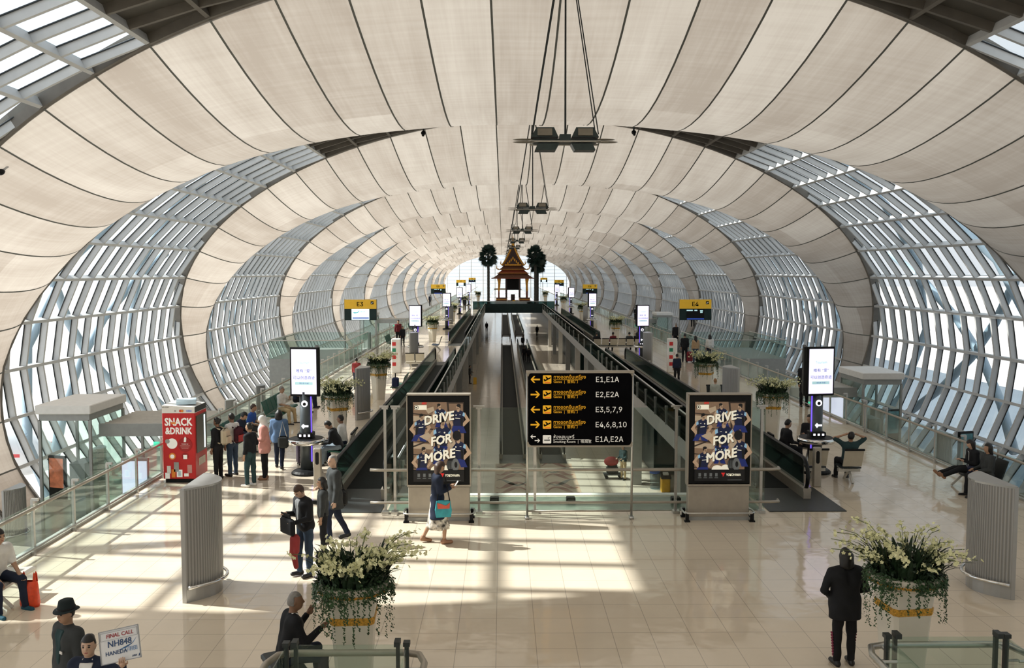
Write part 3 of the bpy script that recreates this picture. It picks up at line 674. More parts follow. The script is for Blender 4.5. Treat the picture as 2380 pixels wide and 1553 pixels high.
# ------------------------------------------------------------------ screen columns
SCREEN = mat('screen_lavender', (.80, .76, .93), .4, 0, .03, 3, 0, .95); SCT = mat('screen_text_blue', (.12, .20, .50), .5, 0, .05, 5, 0, .3); SCL = mat('screen_pale_teal', (.50, .78, .82), .5, 0, .05, 5, 0, .5); ICON = mat('icon_white', (.9, .9, .95), .4, 0, .02, 5, 0, .9)
LED = mat('led_violet', (.18, .10, .95), .4, 0, .02, 5, 0, 1.0)
def column_proto(s):                          # s = side of the hall
    c = thing('screen_column', 'x', 'screen column', (0, 0, 0))
    mb = MB(); mb.lathe([(.42, 0), (.42, .05), (.36, .1), (.2, .13)], (0, 0, 0), 24); mb.build('base', BLACK, c, False)
    mb = MB(); mb.cyl((0, 0), .17, .1, 2.3, 20); mb.build('pole', mat('pole_blue_grey', (.07, .085, .095), .35, .3), c, True)
    mb = MB(); x = .16 if s < 0 else -.16; mb.box((x - .014, -.09, .35), (x + .014, -.06, 2.2)); mb.build('led_strip', LED, c)
    mb = MB(); mb.lathe([(.5, .86), (.5, .98), (.47, .99), (.2, .99)], (0, 0, 0), 26); mb.build('table_ring', CHROME, c, True)
    mb = MB(); mb.lathe([(.46, .99), (.46, 1.0), (.24, 1.0), (.2, 1.14)], (0, 0, 0), 26); mb.cbox((0, -.02, 1.1), (.42, .4, .14), bev=.02); mb.build('charging_shelf', BLACK, c)
    for k in range(3): MB().cbox((-.12 + .12 * k, -.225, 1.1), (.06, .012, .06)).build('socket', ICON, c)
    mb = MB(); mb.lathe([(.001, -.178), (.09, -.178), (.09, -.186), (.001, -.186)], (0, 0, 0), 16)
    mb2 = MB(); mb2.v = [(v[0], v[2], v[1] + 1.98) for v in mb.v]; mb2.f = mb.f; mb2.m = mb.m; ic = mb2.build('icon', ICON, c)
    mb = MB(); mb.lathe([(.001, 0), (.045, 0), (.045, .01), (.001, .01)], (0, 0, 0), 12); mb2 = MB(); mb2.v = [(v[0], -.197 + v[2], v[1] + 1.97) for v in mb.v]; mb2.f = mb.f; mb2.m = mb.m; mb2.build('icon_mark', BLACK, ic)
    mb = MB(); mb.prism([(-.1, 1.36), (-.04, 1.42), (.0, 1.38), (.1, 1.38), (.1, 1.33), (.0, 1.33), (-.04, 1.28)], -.19, -.175); mb.build('icon', ICON, c)
    # two screens set in a V
    for q, nm in ((0, 'front'), (1, 'side')):
        rz = R(8 * s) if q == 0 else R(75 * s); cx, cy = (.0, -.12) if q == 0 else (-s * .30, .18)
        if s > 0 and q == 0: cx = .04
        d = bpy.data.objects.new('screen_case', None)
        bpy.data.objects.remove(d)
        M = Matrix.Translation((cx, cy, 2.86)) @ Matrix.Rotation(rz, 4, 'Z')
        mb = MB(); mb.cbox((cx, cy, 2.86), (.80, .09, 1.36), rz=rz, bev=.012); cs = mb.build('screen_case', BLACK, c)
        if q == 0:
            def pl(u0, u1, z0, z1, dy, m, nm):
                mb = MB(); mb.add([tuple(M @ Vector(p)) for p in ((u0, dy, z0), (u1, dy, z0), (u1, dy, z1), (u0, dy, z1))], [(0, 1, 2, 3)]); return mb.build(nm, m, cs, fix=False)
            pl(-.355, .355, -.62, .62, -.047, SCREEN, 'screen'); pl(-.26, .25, -.36, -.28, -.049, SCL, 'text_bar')
            for tx, sz, z, m, b in (('Tourism', .13, .25, SCL, .02), ('唯有 “爱”', .11, .02, SCT, .004), ('可以创造奇迹', .105, -.17, SCT, .004), ('爱在泰 幸福', .05, -.32, SCT, .0)):
                p = M @ Vector((0, -.05, z)); text('lettering', tx, sz, m, cs, tuple(p), (math.pi / 2, 0, rz), 'CENTER', .001, fat=b)
    return c
CP = {-1: column_proto(-1), 1: column_proto(1)}; used = {-1: False, 1: False}
ordn = ['nearest', 'second', 'third', 'fourth', 'fifth']
for i, yy in enumerate((25.1, 57, 89, 121, 153)):
    for s in (-1, 1):
        lb = ('screen column with pale advert screen, %s along the %s deck' % (ordn[i], 'left' if s < 0 else 'right')) + (', with people seated at its charging ring' if i == 0 else '')
        place(CP, used, s, (s * 7.05 - (.1 if s < 0 else 0) if i < 3 else s * 7.4, yy, 0), 0, lb, 'screen columns')

# ------------------------------------------------------------------ gate signs
GSY = mat('gate_sign_yellow', (.80, .47, .03), .5, 0, .04, 4, 0, .12); SCW = mat('screen_white', (.75, .92, .97), .4, 0, .03, 3, 0, .9); AOTC = mat('screen_teal', (.05, .55, .62), .5, 0, .05, 3, 0, .4); SBLUE = mat('screen_blue', (.03, .08, .45), .5, 0, .05, 3, 0, .5)
def gate_sign(num, x, yy, label, lit):
    g = thing('gate_sign', label, 'sign', (x, yy, 0))
    zt, zb = 3.72, 2.32
    MB().cbox((0, 0, 3.41), (2.16, .2, .62)).build('header', GSY, g); MB().cbox((0, 0, 2.71), (2.16, .2, .78)).build('panel', TEAL, g)
    for s in (-1, 1): mb = MB(); mb.cyl((s * 1.08, .03), .045, 0 if yy < 130 else 0, 3.74, 8); mb.build('post', GREYP, g, True)
    text('lettering', num, .55, SGB, g, (-.02, -.102, 3.41), align='CENTER', fat=.012)
    MB().cbox((.8, -.103, 3.5), (.2, .01, .2)).build('pictogram', SGB, g); MB().prism([(.8 + a * .17, 3.5 + b * .17) for a, b in PL], -.112, -.108).build('pictogram', SGW, g)
    if lit:
        sc = MB().cbox((0, -.103, 2.72), (1.2, .012, .74)).build('screen', SCW, g)
        MB().prism([(-.52, 2.86), (-.2, 2.86), (-.1, 2.97), (-.06, 2.97), (-.16, 2.83), (-.4, 2.78)], -.113, -.11).build('emblem', AOTC, sc)
        text('lettering', 'AOT', .2, AOTC, sc, (-.02, -.112, 2.9), sx=1.2, shear=.25); MB().cbox((.02, -.111, 2.47), (1.1, .004, .07)).build('bar', SBLUE, sc)
    else:
        sc = MB().cbox((0, -.103, 2.72), (1.2, .012, .74)).build('screen', BLACK, g)
        for u, z, w_, m in ((-.4, 2.98, .42, SCL), (.02, 2.98, .2, SCL), (.4, 2.95, .2, SCL), (.4, 2.85, .16, SCL), (0, 2.4, 1.16, SBLUE)): MB().cbox((u, -.111, z), (w_, .004, .08)).build('bar', m, sc)
    return g
for num, s, yy, lit in (('E3', -1, 62, True), ('E4', 1, 62, False), ('E5', -1, 137, False), ('E6', 1, 137, False), ('E7', -1, 212, True), ('E8', 1, 212, False), ('E9', -1, 290, False), ('E10', 1, 290, True)):
    gate_sign(num, s * 11.45 + (.1 if s < 0 else 0), yy, 'yellow gate sign reading %s over a dark display panel' % num, lit)

# ------------------------------------------------------------------ deck edge railings
def railing(x, y0, y1, sd, label):
    r = thing('glass_railing', label, 'railing', (x, y0, 0)); L = y1 - y0; n = max(1, round(L / 1.7)); st = L / n
    for k in range(n + 1):
        mb = MB(); mb.cbox((0, k * st, .56), (.05, .07, 1.12)); mb.cbox((-sd * .05, k * st, 1.12), (.14, .06, .05)); mb.build('post', STEEL, r)
    MB().box((-.008, .04, .1), (.008, L - .04, 1.02)).build('pane', RAILG, r)
    MB().tube([(-sd * .09, 0, .98), (-sd * .09, L, .98)], .035, 8).build('handrail', BEIGE, r, True)
    MB().tube([(-sd * .05, 0, .16), (-sd * .05, L, .16)], .022, 8).build('lower_rail', STEEL, r, True)
    return r
for s, nm in ((-1, 'left'), (1, 'right')):
    segs = ((11, 31.5, 'front'), (31.5, 60, 'second'), (64.5, 98, 'third'), (98, 135, 'fourth'), (139.5, 200, 'far'))
    for a, b, o in segs: railing(s * 10.97, a, b - .15, s, '%s stretch of the steel and glass railing along the %s edge of the deck' % (o, nm))

# ------------------------------------------------------------------ glass gatehouses beside the deck
CORRUG = mat('corrugated_roof', (.48, .46, .42), .6, 0, .08, 4)
GREENS = mat('exit_sign_green', (.05, .6, .35), .4, 0, .05, 5, 0, 1.2)
def gatehouse(s, y, label, xo=0.0):
    g = thing('gatehouse', label, 'gatehouse', (s * (18.3 + xo), y, SZ)); h = 4.6
    mb = MB(); mb.cbox((0, 1.6, h + .0), (2.1, 3.3, .34), bev=.03); mb.build('roof', WHITE, g); MB().cbox((0, 1.6, h - .3), (1.9, 3.1, .26)).build('eave', GREYP, g)
    for a in (-.95, .95):
        for b in (.1, 3.1): MB().cbox((a, b, h / 2 - .2), (.1, .1, h - .4)).build('post', GREYP, g)
    for (p, q) in (((-.95, .1), (.95, .1)), ((-s * .95, .1), (-s * .95, 3.1)), ((-.95, 3.1), (.95, 3.1))):
        MB().box((min(p[0], q[0]) - .006, min(p[1], q[1]) - .006, 0), (max(p[0], q[0]) + .006, max(p[1], q[1]) + .006, h - .4)).build('pane', RAILG, g)
    mb = MB(); xs_ = np.linspace(-s * 1.0, -s * 5.6, 24)
    for i in range(10):
        y0_, y1_ = .8 + i * .36, .8 + (i + 1) * .36
        mb.prism([(y0_, h - .85), (y1_, h - .85), (y1_, h - .77), (y0_ + .18, h - .68), (y0_, h - .77)], min(-s * 1.0, -s * 5.6), max(-s * 1.0, -s * 5.6), 'X')
    mb.build('canopy', CORRUG, g); mb = MB(); mb.box((min(-s * 1.0, -s * 5.6), .72, h - 1.15), (max(-s * 1.0, -s * 5.6), .8, h - .66)); mb.build('canopy_fascia', GREYP, g)
    for q in (2.6, 4.0, 5.4): MB().cbox((-s * q, .9, (h - 1.1) / 2), (.09, .09, h - 1.1)).build('post', GREYP, g)
    for a, b in ((1.1, 2.55), (2.65, 3.95), (4.05, 5.35)): MB().box((min(-s * a, -s * b), .89, .05), (max(-s * a, -s * b), .905, h - 1.15)).build('pane', RAILG, g)
    MB().cbox((-s * 3.3, .85, h - 1.5), (.5, .06, .22)).build('exit_sign', GREENS, g)
    MB().cbox((s * .3, 2.2, 1.1), (.6, 1.2, 2.2)).build('counter', GREYP, g)
    return g
gatehouse(-1, 34.3, 'glass gatehouse with flat white roof and corrugated canopy behind the red vending machine'); gatehouse(1, 45.0, 'glass gatehouse with flat grey roof beyond the right railing', -1.0)
gatehouse(-1, 112, 'small distant glass gatehouse on the left side'); gatehouse(1, 112, 'small distant glass gatehouse on the right side')

# glass ramp boxes beyond the railing near gate E3 / E4
for s in (-1, 1):
    g = thing('glass_ramp', 'green tinted glass walls of the ramp below the gate sign on the %s' % ('left' if s < 0 else 'right'), 'ramp', (s * 14.5, 60, 0))
    MB().box((-2.6, 0, -3.6), (2.6, 9, -.15)).build('ramp_body', GREYP, g)
    for a, b in (((-2.6, 0), (2.6, .02)), ((-2.6, 0), (-2.58, 9)), ((2.58, 0), (2.6, 9)), ((-2.6, 8.98), (2.6, 9))): MB().box((a[0], a[1], -.15), (b[0], b[1], 1.05)).build('pane', RAILG, g)
    MB().tube([(-2.6, 9, 1.08), (-2.6, 0, 1.08), (2.6, 0, 1.08), (2.6, 9, 1.08)], .03, 8).build('handrail', STEEL, g)

# display stands on the lower side floor
POSTERO = mat('display_orange', (.55, .16, .08), .4, 0, .5, 3, 0, .3); DISPB = mat('display_teal_screen', (.03, .12, .14), .3, 0, .5, 3, 0, .15)
for x, y, m, lb in ((-20.4, 38, POSTERO, 'dark display stand with a reddish picture on the lower left side floor'), (20.7, 43.4, DISPB, 'dark display stand behind the seated woman with her legs up'), (20.2, 50.5, DISPB, 'dark display stand beyond the right railing near the gatehouse')):
    d = thing('display_stand', lb, 'display stand', (x, y, SZ)); s = 1 if x > 0 else -1
    rz = R(-18 * -s)
    MB().cbox((0, 0, 1.15), (.85, .16, 1.9), rz=rz, bev=.02).build('case', BLACK, d); MB().cbox((0, 0, .1), (.9, .5, .2), rz=rz).build('base', BLACK, d)
    M = Matrix.Rotation(rz, 4, 'Z'); mb = MB(); mb.add([tuple(M @ Vector(p)) for p in ((-.36, -.083, .75), (.36, -.083, .75), (.36, -.083, 2.0), (-.36, -.083, 2.0))], [(0, 1, 2, 3)]); mb.build('picture', m, d, fix=False)

# ------------------------------------------------------------------ red snack and drink machine
RED = mat('vending_red', (.55, .012, .014), .4, 0, .05, 3); VDK = mat('vending_glass', (.06, .07, .06), .12, 0, .2, 2); LEDW = mat('led_white', (.8, .95, 1), .4, 0, .02, 3, 0, 1.6); ORG = mat('orange_print', (.8, .25, .03), .5)
vx, vy = G(377, 1123)
vm = thing('vending_machine', 'red snack and drink vending machine with white top panel on the left deck', 'vending machine', (vx + .47, vy, 0))
MB().cbox((0, .45, .06), (.78, .8, .12)).build('plinth', BLACK, vm)
MB().cbox((0, .475, .99), (.86, .95, 1.76), bev=.012).build('cabinet', RED, vm)
mb = MB(); mb.prism([(-.43, 1.87), (.43, 1.87), (.43, 2.03), (-.43, 2.08)], 0.0, .95); mb.build('top_panel', WHITE, vm)
MB().cbox((.434, .47, 1.96), (.01, .9, .15)).build('side_banner', DGREY, vm)
MB().cbox((0.05, .5, 2.12), (.5, .6, .1), rz=.3).build('leaflet_box', mat('leaflet_blue', (.5, .65, .75)), vm)
MB().cbox((.437, .50, 1.28), (.02, .82, 1.0)).build('display_window', VDK, vm)
MB().cbox((.450, .72, 1.28), (.012, .07, .9)).build('lamp_tube', LEDW, vm)
MB().cbox((.437, .5, .52), (.014, .5, .2)).build('delivery_flap', mat('flap_cream', (.7, .62, .5)), vm)
fy = -.006
text('lettering', 'SNACK', .28, SGW, vm, (0, fy, 1.63), align='CENTER', fat=.03, sx=.79); text('lettering', '&DRINK', .25, SGW, vm, (0, fy, 1.39), align='CENTER', fat=.03, sx=.76)
MB().cbox((-.13, fy - .004, 1.61), (.12, .004, .05)).build('print', ORG, vm)
def disc(c, r, m, nm='print', par=vm, y=fy):
    MB().prism([(c[0] + r * math.cos(2 * math.pi * k / 20), c[1] + r * math.sin(2 * math.pi * k / 20)) for k in range(20)], y - .003, y).build(nm, m, par)
disc((-.18, 1.06), .14, SGW); disc((-.30, 1.12), .06, GREYP, y=fy - .004); disc((.16, 1.03), .19, mat('vending_dark_red', (.36, .008, .01))); disc((-.18, .72), .09, ORG); disc((.16, .72), .09, mat('vending_dark_red', (.36, .008, .01)))
disc((-.18, .715), .055, SGW, y=fy - .004); MB().cbox((.16, fy - .005, .70), (.1, .004, .11)).build('print', SGW, vm); MB().prism([(.13, 1.1), (.19, 1.1), (.2, 1.2), (.17, 1.25), (.14, 1.2)], fy - .007, fy - .003).build('print', SGW, vm)
text('lettering', 'Contact us', .05, SGW, vm, (.16, fy - .005, 1.05), align='CENTER'); 
for k in range(3): MB().cbox((.16, fy - .005, 1.0 - .035 * k), (.26 - .04 * k, .003, .012)).build('print', mat('pale_red', (.6, .3, .28)), vm)
for x, z, w_, h_, m in ((-.28, .36, .1, .2, WHITE), (-.08, .43, .13, .26, GREYP), (-.16, .26, .1, .22, ORG), (.0, .26, .15, .2, SGW), (.27, .38, .12, .22, mat('pale_red', (.6, .3, .28))), (-.32, .2, .12, .16, SGW), (.18, .22, .12, .08, SGW), (.0, .26, .07, .13, mat('leaflet_blue', (.5, .65, .75)))): MB().cbox((x, fy - .002 * (3 if w_ < .08 else 1), z), (w_, .004, h_)).build('print', m, vm)
text('lettering', 'VISA', .085, SCT, vm, (.28, fy, 1.93), align='CENTER', fat=.02, shear=.2); text('lettering', 'WE ACCEPT', .045, DGREY, vm, (-.42, fy, 2.03)); disc((.06, 1.93), .035, mat('print_red', (.7, .05, .03))); disc((.105, 1.93), .035, ORG, y=fy - .004); text('lettering', 'AE', .06, DGREY, vm, (-.08, fy, 1.93), align='CENTER')

# blue-white display panel beyond the railing beside the machine
dp = thing('lit_panel', 'pale blue lit display panel behind the left railing beside the vending machine', 'display panel', (-11.6, 24.3, -.9)); MB().box((-.36, 0, 0), (.36, .08, 1.5)).build('case', GREYP, dp); MB().box((-.33, -.012, .08), (.33, .0, 1.42)).build('screen', mat('screen_ice', (.70, .76, .95), .4, 0, .03, 3, 0, .8), dp)
MB().box((-.3, 0, -3.2), (.3, .08, 0)).build('stand', GREYP, dp)
dp = thing('lit_panel', 'pale lilac lit display panel behind the right railing, seen past the screen column', 'display panel', (11.5, 36.5, -.9)); MB().box((-.65, 0, 0), (.65, .08, 1.5)).build('case', GREYP, dp); MB().box((-.6, -.012, .08), (.6, .0, 1.42)).build('screen', mat('screen_lilac', (.80, .76, .95), .4, 0, .03, 3, 0, .9), dp)
MB().box((-.5, 0, -3.2), (.5, .08, 0)).build('stand', GREYP, dp)
# ------------------------------------------------------------------ orchid planters
LEAF = mat('leaf_green', (.016, .036, .016), .5, 0, .5, 12, spec=.3); IVY = mat('ivy_green', (.030, .070, .024), .5, 0, .5, 14, spec=.3); PETAL = mat('orchid_cream', (.76, .76, .46), .6, 0, .12, 9, 0, 0.0); STEMM = mat('stem_green', (.10, .13, .04), .6); EMBOSS = mat('gold_band', (.62, .33, .045), .4, .3, .5, 40, .5)
def planter_proto(seed):
    rg = random.Random(seed); p = thing('orchid_planter', 'x', 'planter', (0, 0, 0))
    def sq(h, z, c=.05): return [(-h + c, -h, z), (h - c, -h, z), (h, -h + c, z), (h, h - c, z), (h - c, h, z), (-h + c, h, z), (-h, h - c, z), (-h, -h + c, z)]
    MB().loft([sq(.205, 0), sq(.21, .06), sq(.272, 1.05), sq(.30, 1.40)]).build('pot', CREAM, p)
    MB().loft([sq(.278, 1.05), sq(.285, 1.06), sq(.292, 1.14), sq(.285, 1.15)]).build('gold_band', EMBOSS, p)
    MB().loft([[(r * math.cos(a), r * math.sin(a), z) for a in [math.pi / 8 + 2 * math.pi * k / 16 for k in range(16)]] for r, z in ((.3, 1.36), (.42, 1.44), (.46, 1.46), (.47, 1.56), (.43, 1.57), (.42, 1.5))]).build('rim', CREAM, p)
    MB().lathe([(.475, 1.455), (.482, 1.47), (.475, 1.485)], (0, 0, 0), 16).build('rim_gold_line', GOLD, p)
    MB().cyl((0, 0), .42, 1.48, 1.52, 16).build('soil', SOIL, p)
    mb = MB()
    for k in range(190):                       # strap leaves
        a = rg.uniform(0, 2 * math.pi); r = .40 * math.sqrt(rg.random()); L = rg.uniform(.28, .58); out = rg.uniform(.1, .9); w = rg.uniform(.018, .036)
        b = Vector((r * math.cos(a), r * math.sin(a), 1.5)); d = Vector((math.cos(a + rg.uniform(-.6, .6)), math.sin(a + rg.uniform(-.6, .6)), 0)); sd = d.cross(Vector((0, 0, 1)))
        rows = []
        for q in (0, .3, .6, .85, 1):
            c = b + d * (out * L * q * q * .9 + .02) + Vector((0, 0, L * (q - .45 * out * q * q * q)))
            ww = w * (1 - .9 * q ** 3) * (.7 if q == 0 else 1); rows.append([tuple(c - sd * ww), tuple(c + d * .008), tuple(c + sd * ww)])
        mb.loft(rows, False, False, False)
    for k in range(620):                       # bushy filler
        a = rg.uniform(0, 2 * math.pi); r = .46 * math.sqrt(rg.random()); c = Vector((r * math.cos(a), r * math.sin(a), 1.52 + rg.random() * .34 * (1.15 - r)))
        d = Vector((rg.uniform(-1, 1), rg.uniform(-1, 1), rg.uniform(-.3, 1))).normalized(); s_ = d.orthogonal().normalized(); L = rg.uniform(.05, .10)
        mb.add([tuple(c), tuple(c + d * L * .5 + s_ * L * .28), tuple(c + d * L), tuple(c + d * L * .5 - s_ * L * .28)], [(0, 1, 2, 3)])
    mb.build('foliage', LEAF, p, fix=False)
    mb = MB(); st = MB()
    for k in range(52):                        # arching flower sprays
        a = rg.uniform(0, 2 * math.pi); r0 = .3 * math.sqrt(rg.random()); d = Vector((math.cos(a), math.sin(a), 0)); b = Vector((r0 * math.cos(a), r0 * math.sin(a), 1.5)); H = rg.uniform(.45, .88); O = rg.uniform(.08, .74)
        pts = [b + d * (O * q ** 1.6) + Vector((0, 0, H * (q - .32 * q ** 4))) for q in (0, .25, .5, .75, 1)]
        st.tube(pts, .005, 4)
        for f in range(rg.randint(9, 15)):
            q = rg.uniform(.52, 1.04); c = b + d * (O * q ** 1.6) + Vector((0, 0, H * (q - .32 * q ** 4))) + Vector((rg.uniform(-.05, .05), rg.uniform(-.05, .05), rg.uniform(-.06, .04)))
            n = Vector((rg.uniform(-1, 1), rg.uniform(-1.3, .6), rg.uniform(-.2, 1))).normalized(); u = n.orthogonal().normalized(); v = n.cross(u); s_ = rg.uniform(.022, .034)
            for t in range(5):
                an = 2 * math.pi * t / 5 + rg.random() * .3; e = u * math.cos(an) + v * math.sin(an); g_ = n.cross(e)
                mb.add([tuple(c), tuple(c + e * s_ * .6 + g_ * s_ * .42 + n * .006), tuple(c + e * s_ * 1.05 + n * .002), tuple(c + e * s_ * .6 - g_ * s_ * .42 + n * .006)], [(0, 1, 2, 3)])
    st.build('flower_stem', STEMM, p); mb.build('blossoms', PETAL, p, fix=False)
    mb = MB()
    for k in range(165):                       # trailing ivy
        a = rg.uniform(0, 2 * math.pi); L = (rg.random() ** 2.4) * .66 + .08; c = Vector((.44 * math.cos(a), .44 * math.sin(a), 1.57)); o = Vector((math.cos(a), math.sin(a), 0))
        n = int(L / .022) + 3
        for i in range(n):
            q = i / n; pnt = c + o * (.07 * min(1, q * 5) + rg.uniform(-.012, .02)) + Vector((rg.uniform(-.016, .016), rg.uniform(-.016, .016), .05 * math.sin(min(1, q * 5) * math.pi) - L * q))
            nn = (o + Vector((rg.uniform(-.8, .8), rg.uniform(-.8, .8), rg.uniform(-.3, .9)))).normalized(); u = nn.orthogonal().normalized(); v = nn.cross(u); s_ = rg.uniform(.011, .022)
            mb.add([tuple(pnt - v * s_ * 1.3), tuple(pnt + u * s_ * .7 + v * s_ * .35), tuple(pnt + v * s_ * .7), tuple(pnt - u * s_ * .7 + v * s_ * .35)], [(0, 1, 2, 3)])
    for k in range(1500):                      # thick ivy collar on the rim
        a = rg.uniform(0, 2 * math.pi); r = rg.uniform(.44, .54); pnt = Vector((r * math.cos(a), r * math.sin(a), rg.uniform(1.44, 1.64) - (r - .44) * .7)); o = Vector((math.cos(a), math.sin(a), .4))
        nn = (o + Vector((rg.uniform(-.8, .8), rg.uniform(-.8, .8), rg.uniform(-.3, .9)))).normalized(); u = nn.orthogonal().normalized(); v = nn.cross(u); s_ = rg.uniform(.012, .026)
        if math.sin(a * 3 + seed) > -.7: mb.add([tuple(pnt - v * s_ * 1.3), tuple(pnt + u * s_ * .7 + v * s_ * .35), tuple(pnt + v * s_ * .7), tuple(pnt - u * s_ * .7 + v * s_ * .35)], [(0, 1, 2, 3)])
    mb.build('trailing_ivy', IVY, p, fix=False)
    return p
PL1 = {0: planter_proto(3), 1: planter_proto(11)}; used = {0: False, 1: False}
lx, ly = G(815, 1447, 1.1); rx_, ry_ = G(2118, 1425, 1.1)
spots = [(0, lx, ly + .28, .05, 'cream orchid planter with gold band beside the seated man in black'), (1, rx_ + .02, ry_ + .28, .12, 'cream orchid planter with gold band beside the woman in black'),
         (1, -7.15, 29.9, 2.0, 'orchid planter just behind the first screen column on the left'), (0, 7.3, 30.1, 1.3, 'orchid planter just behind the right poster lightbox'),
         (0, -7.15, 39.9, .7, 'orchid planter with blue bag and green seats beside it, left deck'), (1, 7.35, 40.2, 2.7, 'orchid planter in front of the standing group on the right deck'),
         (1, -7.3, 72.7, 4.0, 'orchid planter behind the second screen column on the left'), (0, 7.35, 72.7, .2, 'orchid planter among the seated crowd on the right'),
         (0, -7.4, 104, 1.1, 'small distant orchid planter behind the third screen column on the left'), (1, 7.4, 104, 5.0, 'small distant orchid planter behind the third screen column on the right'),
         (1, -7.4, 136, 3.1, 'small distant orchid planter left of the footbridge front'), (0, 7.4, 136, 2.1, 'small distant orchid planter right of the footbridge front'),
         (0, -6.2, 168, 3.6, 'distant orchid planter behind the left palm'), (1, 6.2, 168, 2.6, 'distant orchid planter behind the right palm')]
for k, x, y, rz, lb in spots: place(PL1, used, k, (x, y, 0), rz, lb, 'cream orchid planters')

# ------------------------------------------------------------------ hanging light fixtures
FDK = mat('fixture_dark', (.035, .05, .05), .4, .5, .15, 6); FPL = mat('fixture_panel', (.26, .235, .19), .4, .4, .1, 5); CABLE = mat('cable_dark', (.02, .028, .028), .5, .3)
def fixture_proto():
    f = thing('hanging_light', 'x', 'ceiling light', (0, 0, 0))
    mb = MB(); mb.cbox((0, 0, 0), (1.75, .5, .1), bev=.02); mb.cbox((0, 0, .08), (.3, .7, .16)); mb.build('body', FDK, f)
    for y in (-.34, .34): MB().tube([(-.95, y, -.03), (.95, y, -.03)], .03, 8).build('tube_rail', STEEL, f)
    for s in (-1, 1):
        mb = MB(); mb.prism([(s * .18, .1), (s * .30, .36), (s * .78, .36), (s * .92, .1)], -.22, .3); h = mb.build('upper_lamp', FDK, f)
        mb = MB(); mb.cbox((s * .55, -.24, .23), (.40, .03, .2), rx=-.25); mb.build('lamp_panel', FPL, h)
        mb = MB(); mb.prism([(s * .16, -.08), (s * .26, -.26), (s * .82, -.26), (s * .74, -.08)], -.3, .22); h = mb.build('lower_lamp', FDK, f)
        for z, y, L in ((.09, .25, 1.33), (-.05, -.28, 1.36)):
            MB().ell((s * (.85 + (L - .85) / 2), y, z), (.33, .17, .022), 14, 6).build('reflector_wing', FPL, f, True)
    for x, y, tx in ((-.9, -.25, -.10), (-.88, .25, -.06), (.0, -.1, 0.0), (.04, .1, .02), (.9, -.25, .12), (.88, .25, .10)):
        MB().tube([(x, y, .1), (tx, y * .2, 3.1)], .016, 6).build('cable', CABLE, f)
    return f
FX = {0: fixture_proto()}; used = {0: False}
for i in range(11):
    yy = 25.2 + 27 * i
    top = EZ + EB - SAG * (1 - ((yy - (Y0 + 27 * math.floor((yy - Y0) / 27) + 13.5)) / 11.3) ** 2) if abs(yy - (Y0 + 27 * math.floor((yy - Y0) / 27) + 13.5)) < 11.3 else EZ + EB
    fx = place(FX, used, 0, (0, yy, 9.15), 0, ('dark winged light fixture hung on long cables, %s from the viewer along the ceiling line' % ['nearest', 'second', 'third', 'fourth', 'fifth', 'sixth', 'seventh', 'eighth', 'ninth', 'tenth', 'eleventh'][i]), 'hanging light fixtures')
    for ch in fx.children:
        if ch.name.startswith('cable'): ch.scale = (1, 1, max(.6, (top - 9.15) / 3.1 * 1.0 + .02))

# security cameras on the membrane edges
def cctv(x, y, lb):
    p, n = ES(math.copysign(float(np.interp(abs(x), _x[:2400], _s[:2400])), x)); c = thing('security_camera', lb, 'camera', (p.x, y, p.z + .06), group='security cameras')
    MB().cyl((0, 0), .05, -.3, 0, 8).build('bracket', DGREY, c); MB().ell((0, -.03, -.4), (.14, .16, .13), 12, 8).build('housing', BLACK, c, True); MB().tube([(0, -.1, -.45), (0, -.25, -.56)], [.07, .08], 8).build('lens_hood', BLACK, c)
cctv(-6.2, 52.6, 'small dark camera on the ceiling joint left of the hanging light'); cctv(5.8, 52.6, 'small dark camera on the ceiling joint right of the hanging light')
cctv(-4.9, 25.6, 'small dark camera at the top edge, left of centre'); cctv(6.5, 26.2, 'small dark camera at the top edge, right of centre'); cctv(-18.3, 30.6, 'camera bracket at the left photo edge beside the skylight')

# ------------------------------------------------------------------ seats
SEATG = mat('seat_green', (.010, .095, .065), .45, 0, .15, 6); SEATB = mat('seat_dark', (.012, .02, .022), .5); SEATC = mat('seat_beige', (.50, .46, .37), .45, 0, .06, 6); PALE = mat('seat_frame_pale', (.62, .60, .55), .4, .3, .05, 5)
def seat_row(n, loc, rz, label, m=SEATG, mb_=None, group='airport seat rows', pitch=.58):
    # seats face local +Y
    r = thing('seat_row', label, 'seats', loc, rz, group); W_ = n * pitch
    MB().box((-W_ / 2, -.06, .28), (W_ / 2, .06, .36)).build('beam', PALE, r)
    for k in range(n):
        x = -W_ / 2 + (k + .5) * pitch
        rows = [[(x - .25, y, z), (x + .25, y, z), (x + .25, y, z - .04), (x - .25, y, z - .04)] for y, z in ((-.22, .44), (-.05, .42), (.16, .44), (.26, .45), (.30, .42))]
        MB().loft(rows).build('seat', m, r)
        rows = [[(x - .25, y, z), (x + .25, y, z), (x + .25, y - .035, z), (x - .25, y - .035, z)] for y, z in ((-.2, .46), (-.26, .62), (-.33, .84), (-.36, .93))]
        MB().loft(rows).build('backrest', mb_ or m, r)
        if mb_ is not None: MB().cbox((x, -.385, .93), (.52, .05, .05)).build('back_cap', BLACK, r)
        MB().box((x - .24, -.2, .36), (x - .21, .22, .42)).build('seat_bracket', PALE, r)
    for s in (-1, 1):
        x = s * (W_ / 2 - .3)
        for y in (-.3, .32): MB().tube([(x, 0, .32), (x, y, .02)], .03, 6).build('leg', PALE, r)
    return r
EAST = -math.pi / 2                            # local +Y turned to world +X
seat_row(6, (-10.0, 28.6, 0), EAST, 'green seat row along the left railing, with the dark-jacketed and blue-vested people', )
seat_row(5, (-10.0, 34.0, 0), EAST, 'green seat row along the left railing under the man in the white shirt')
seat_row(5, (-9.9, 67.5, 0), EAST, 'empty green seat row behind the man in the dark red shirt')
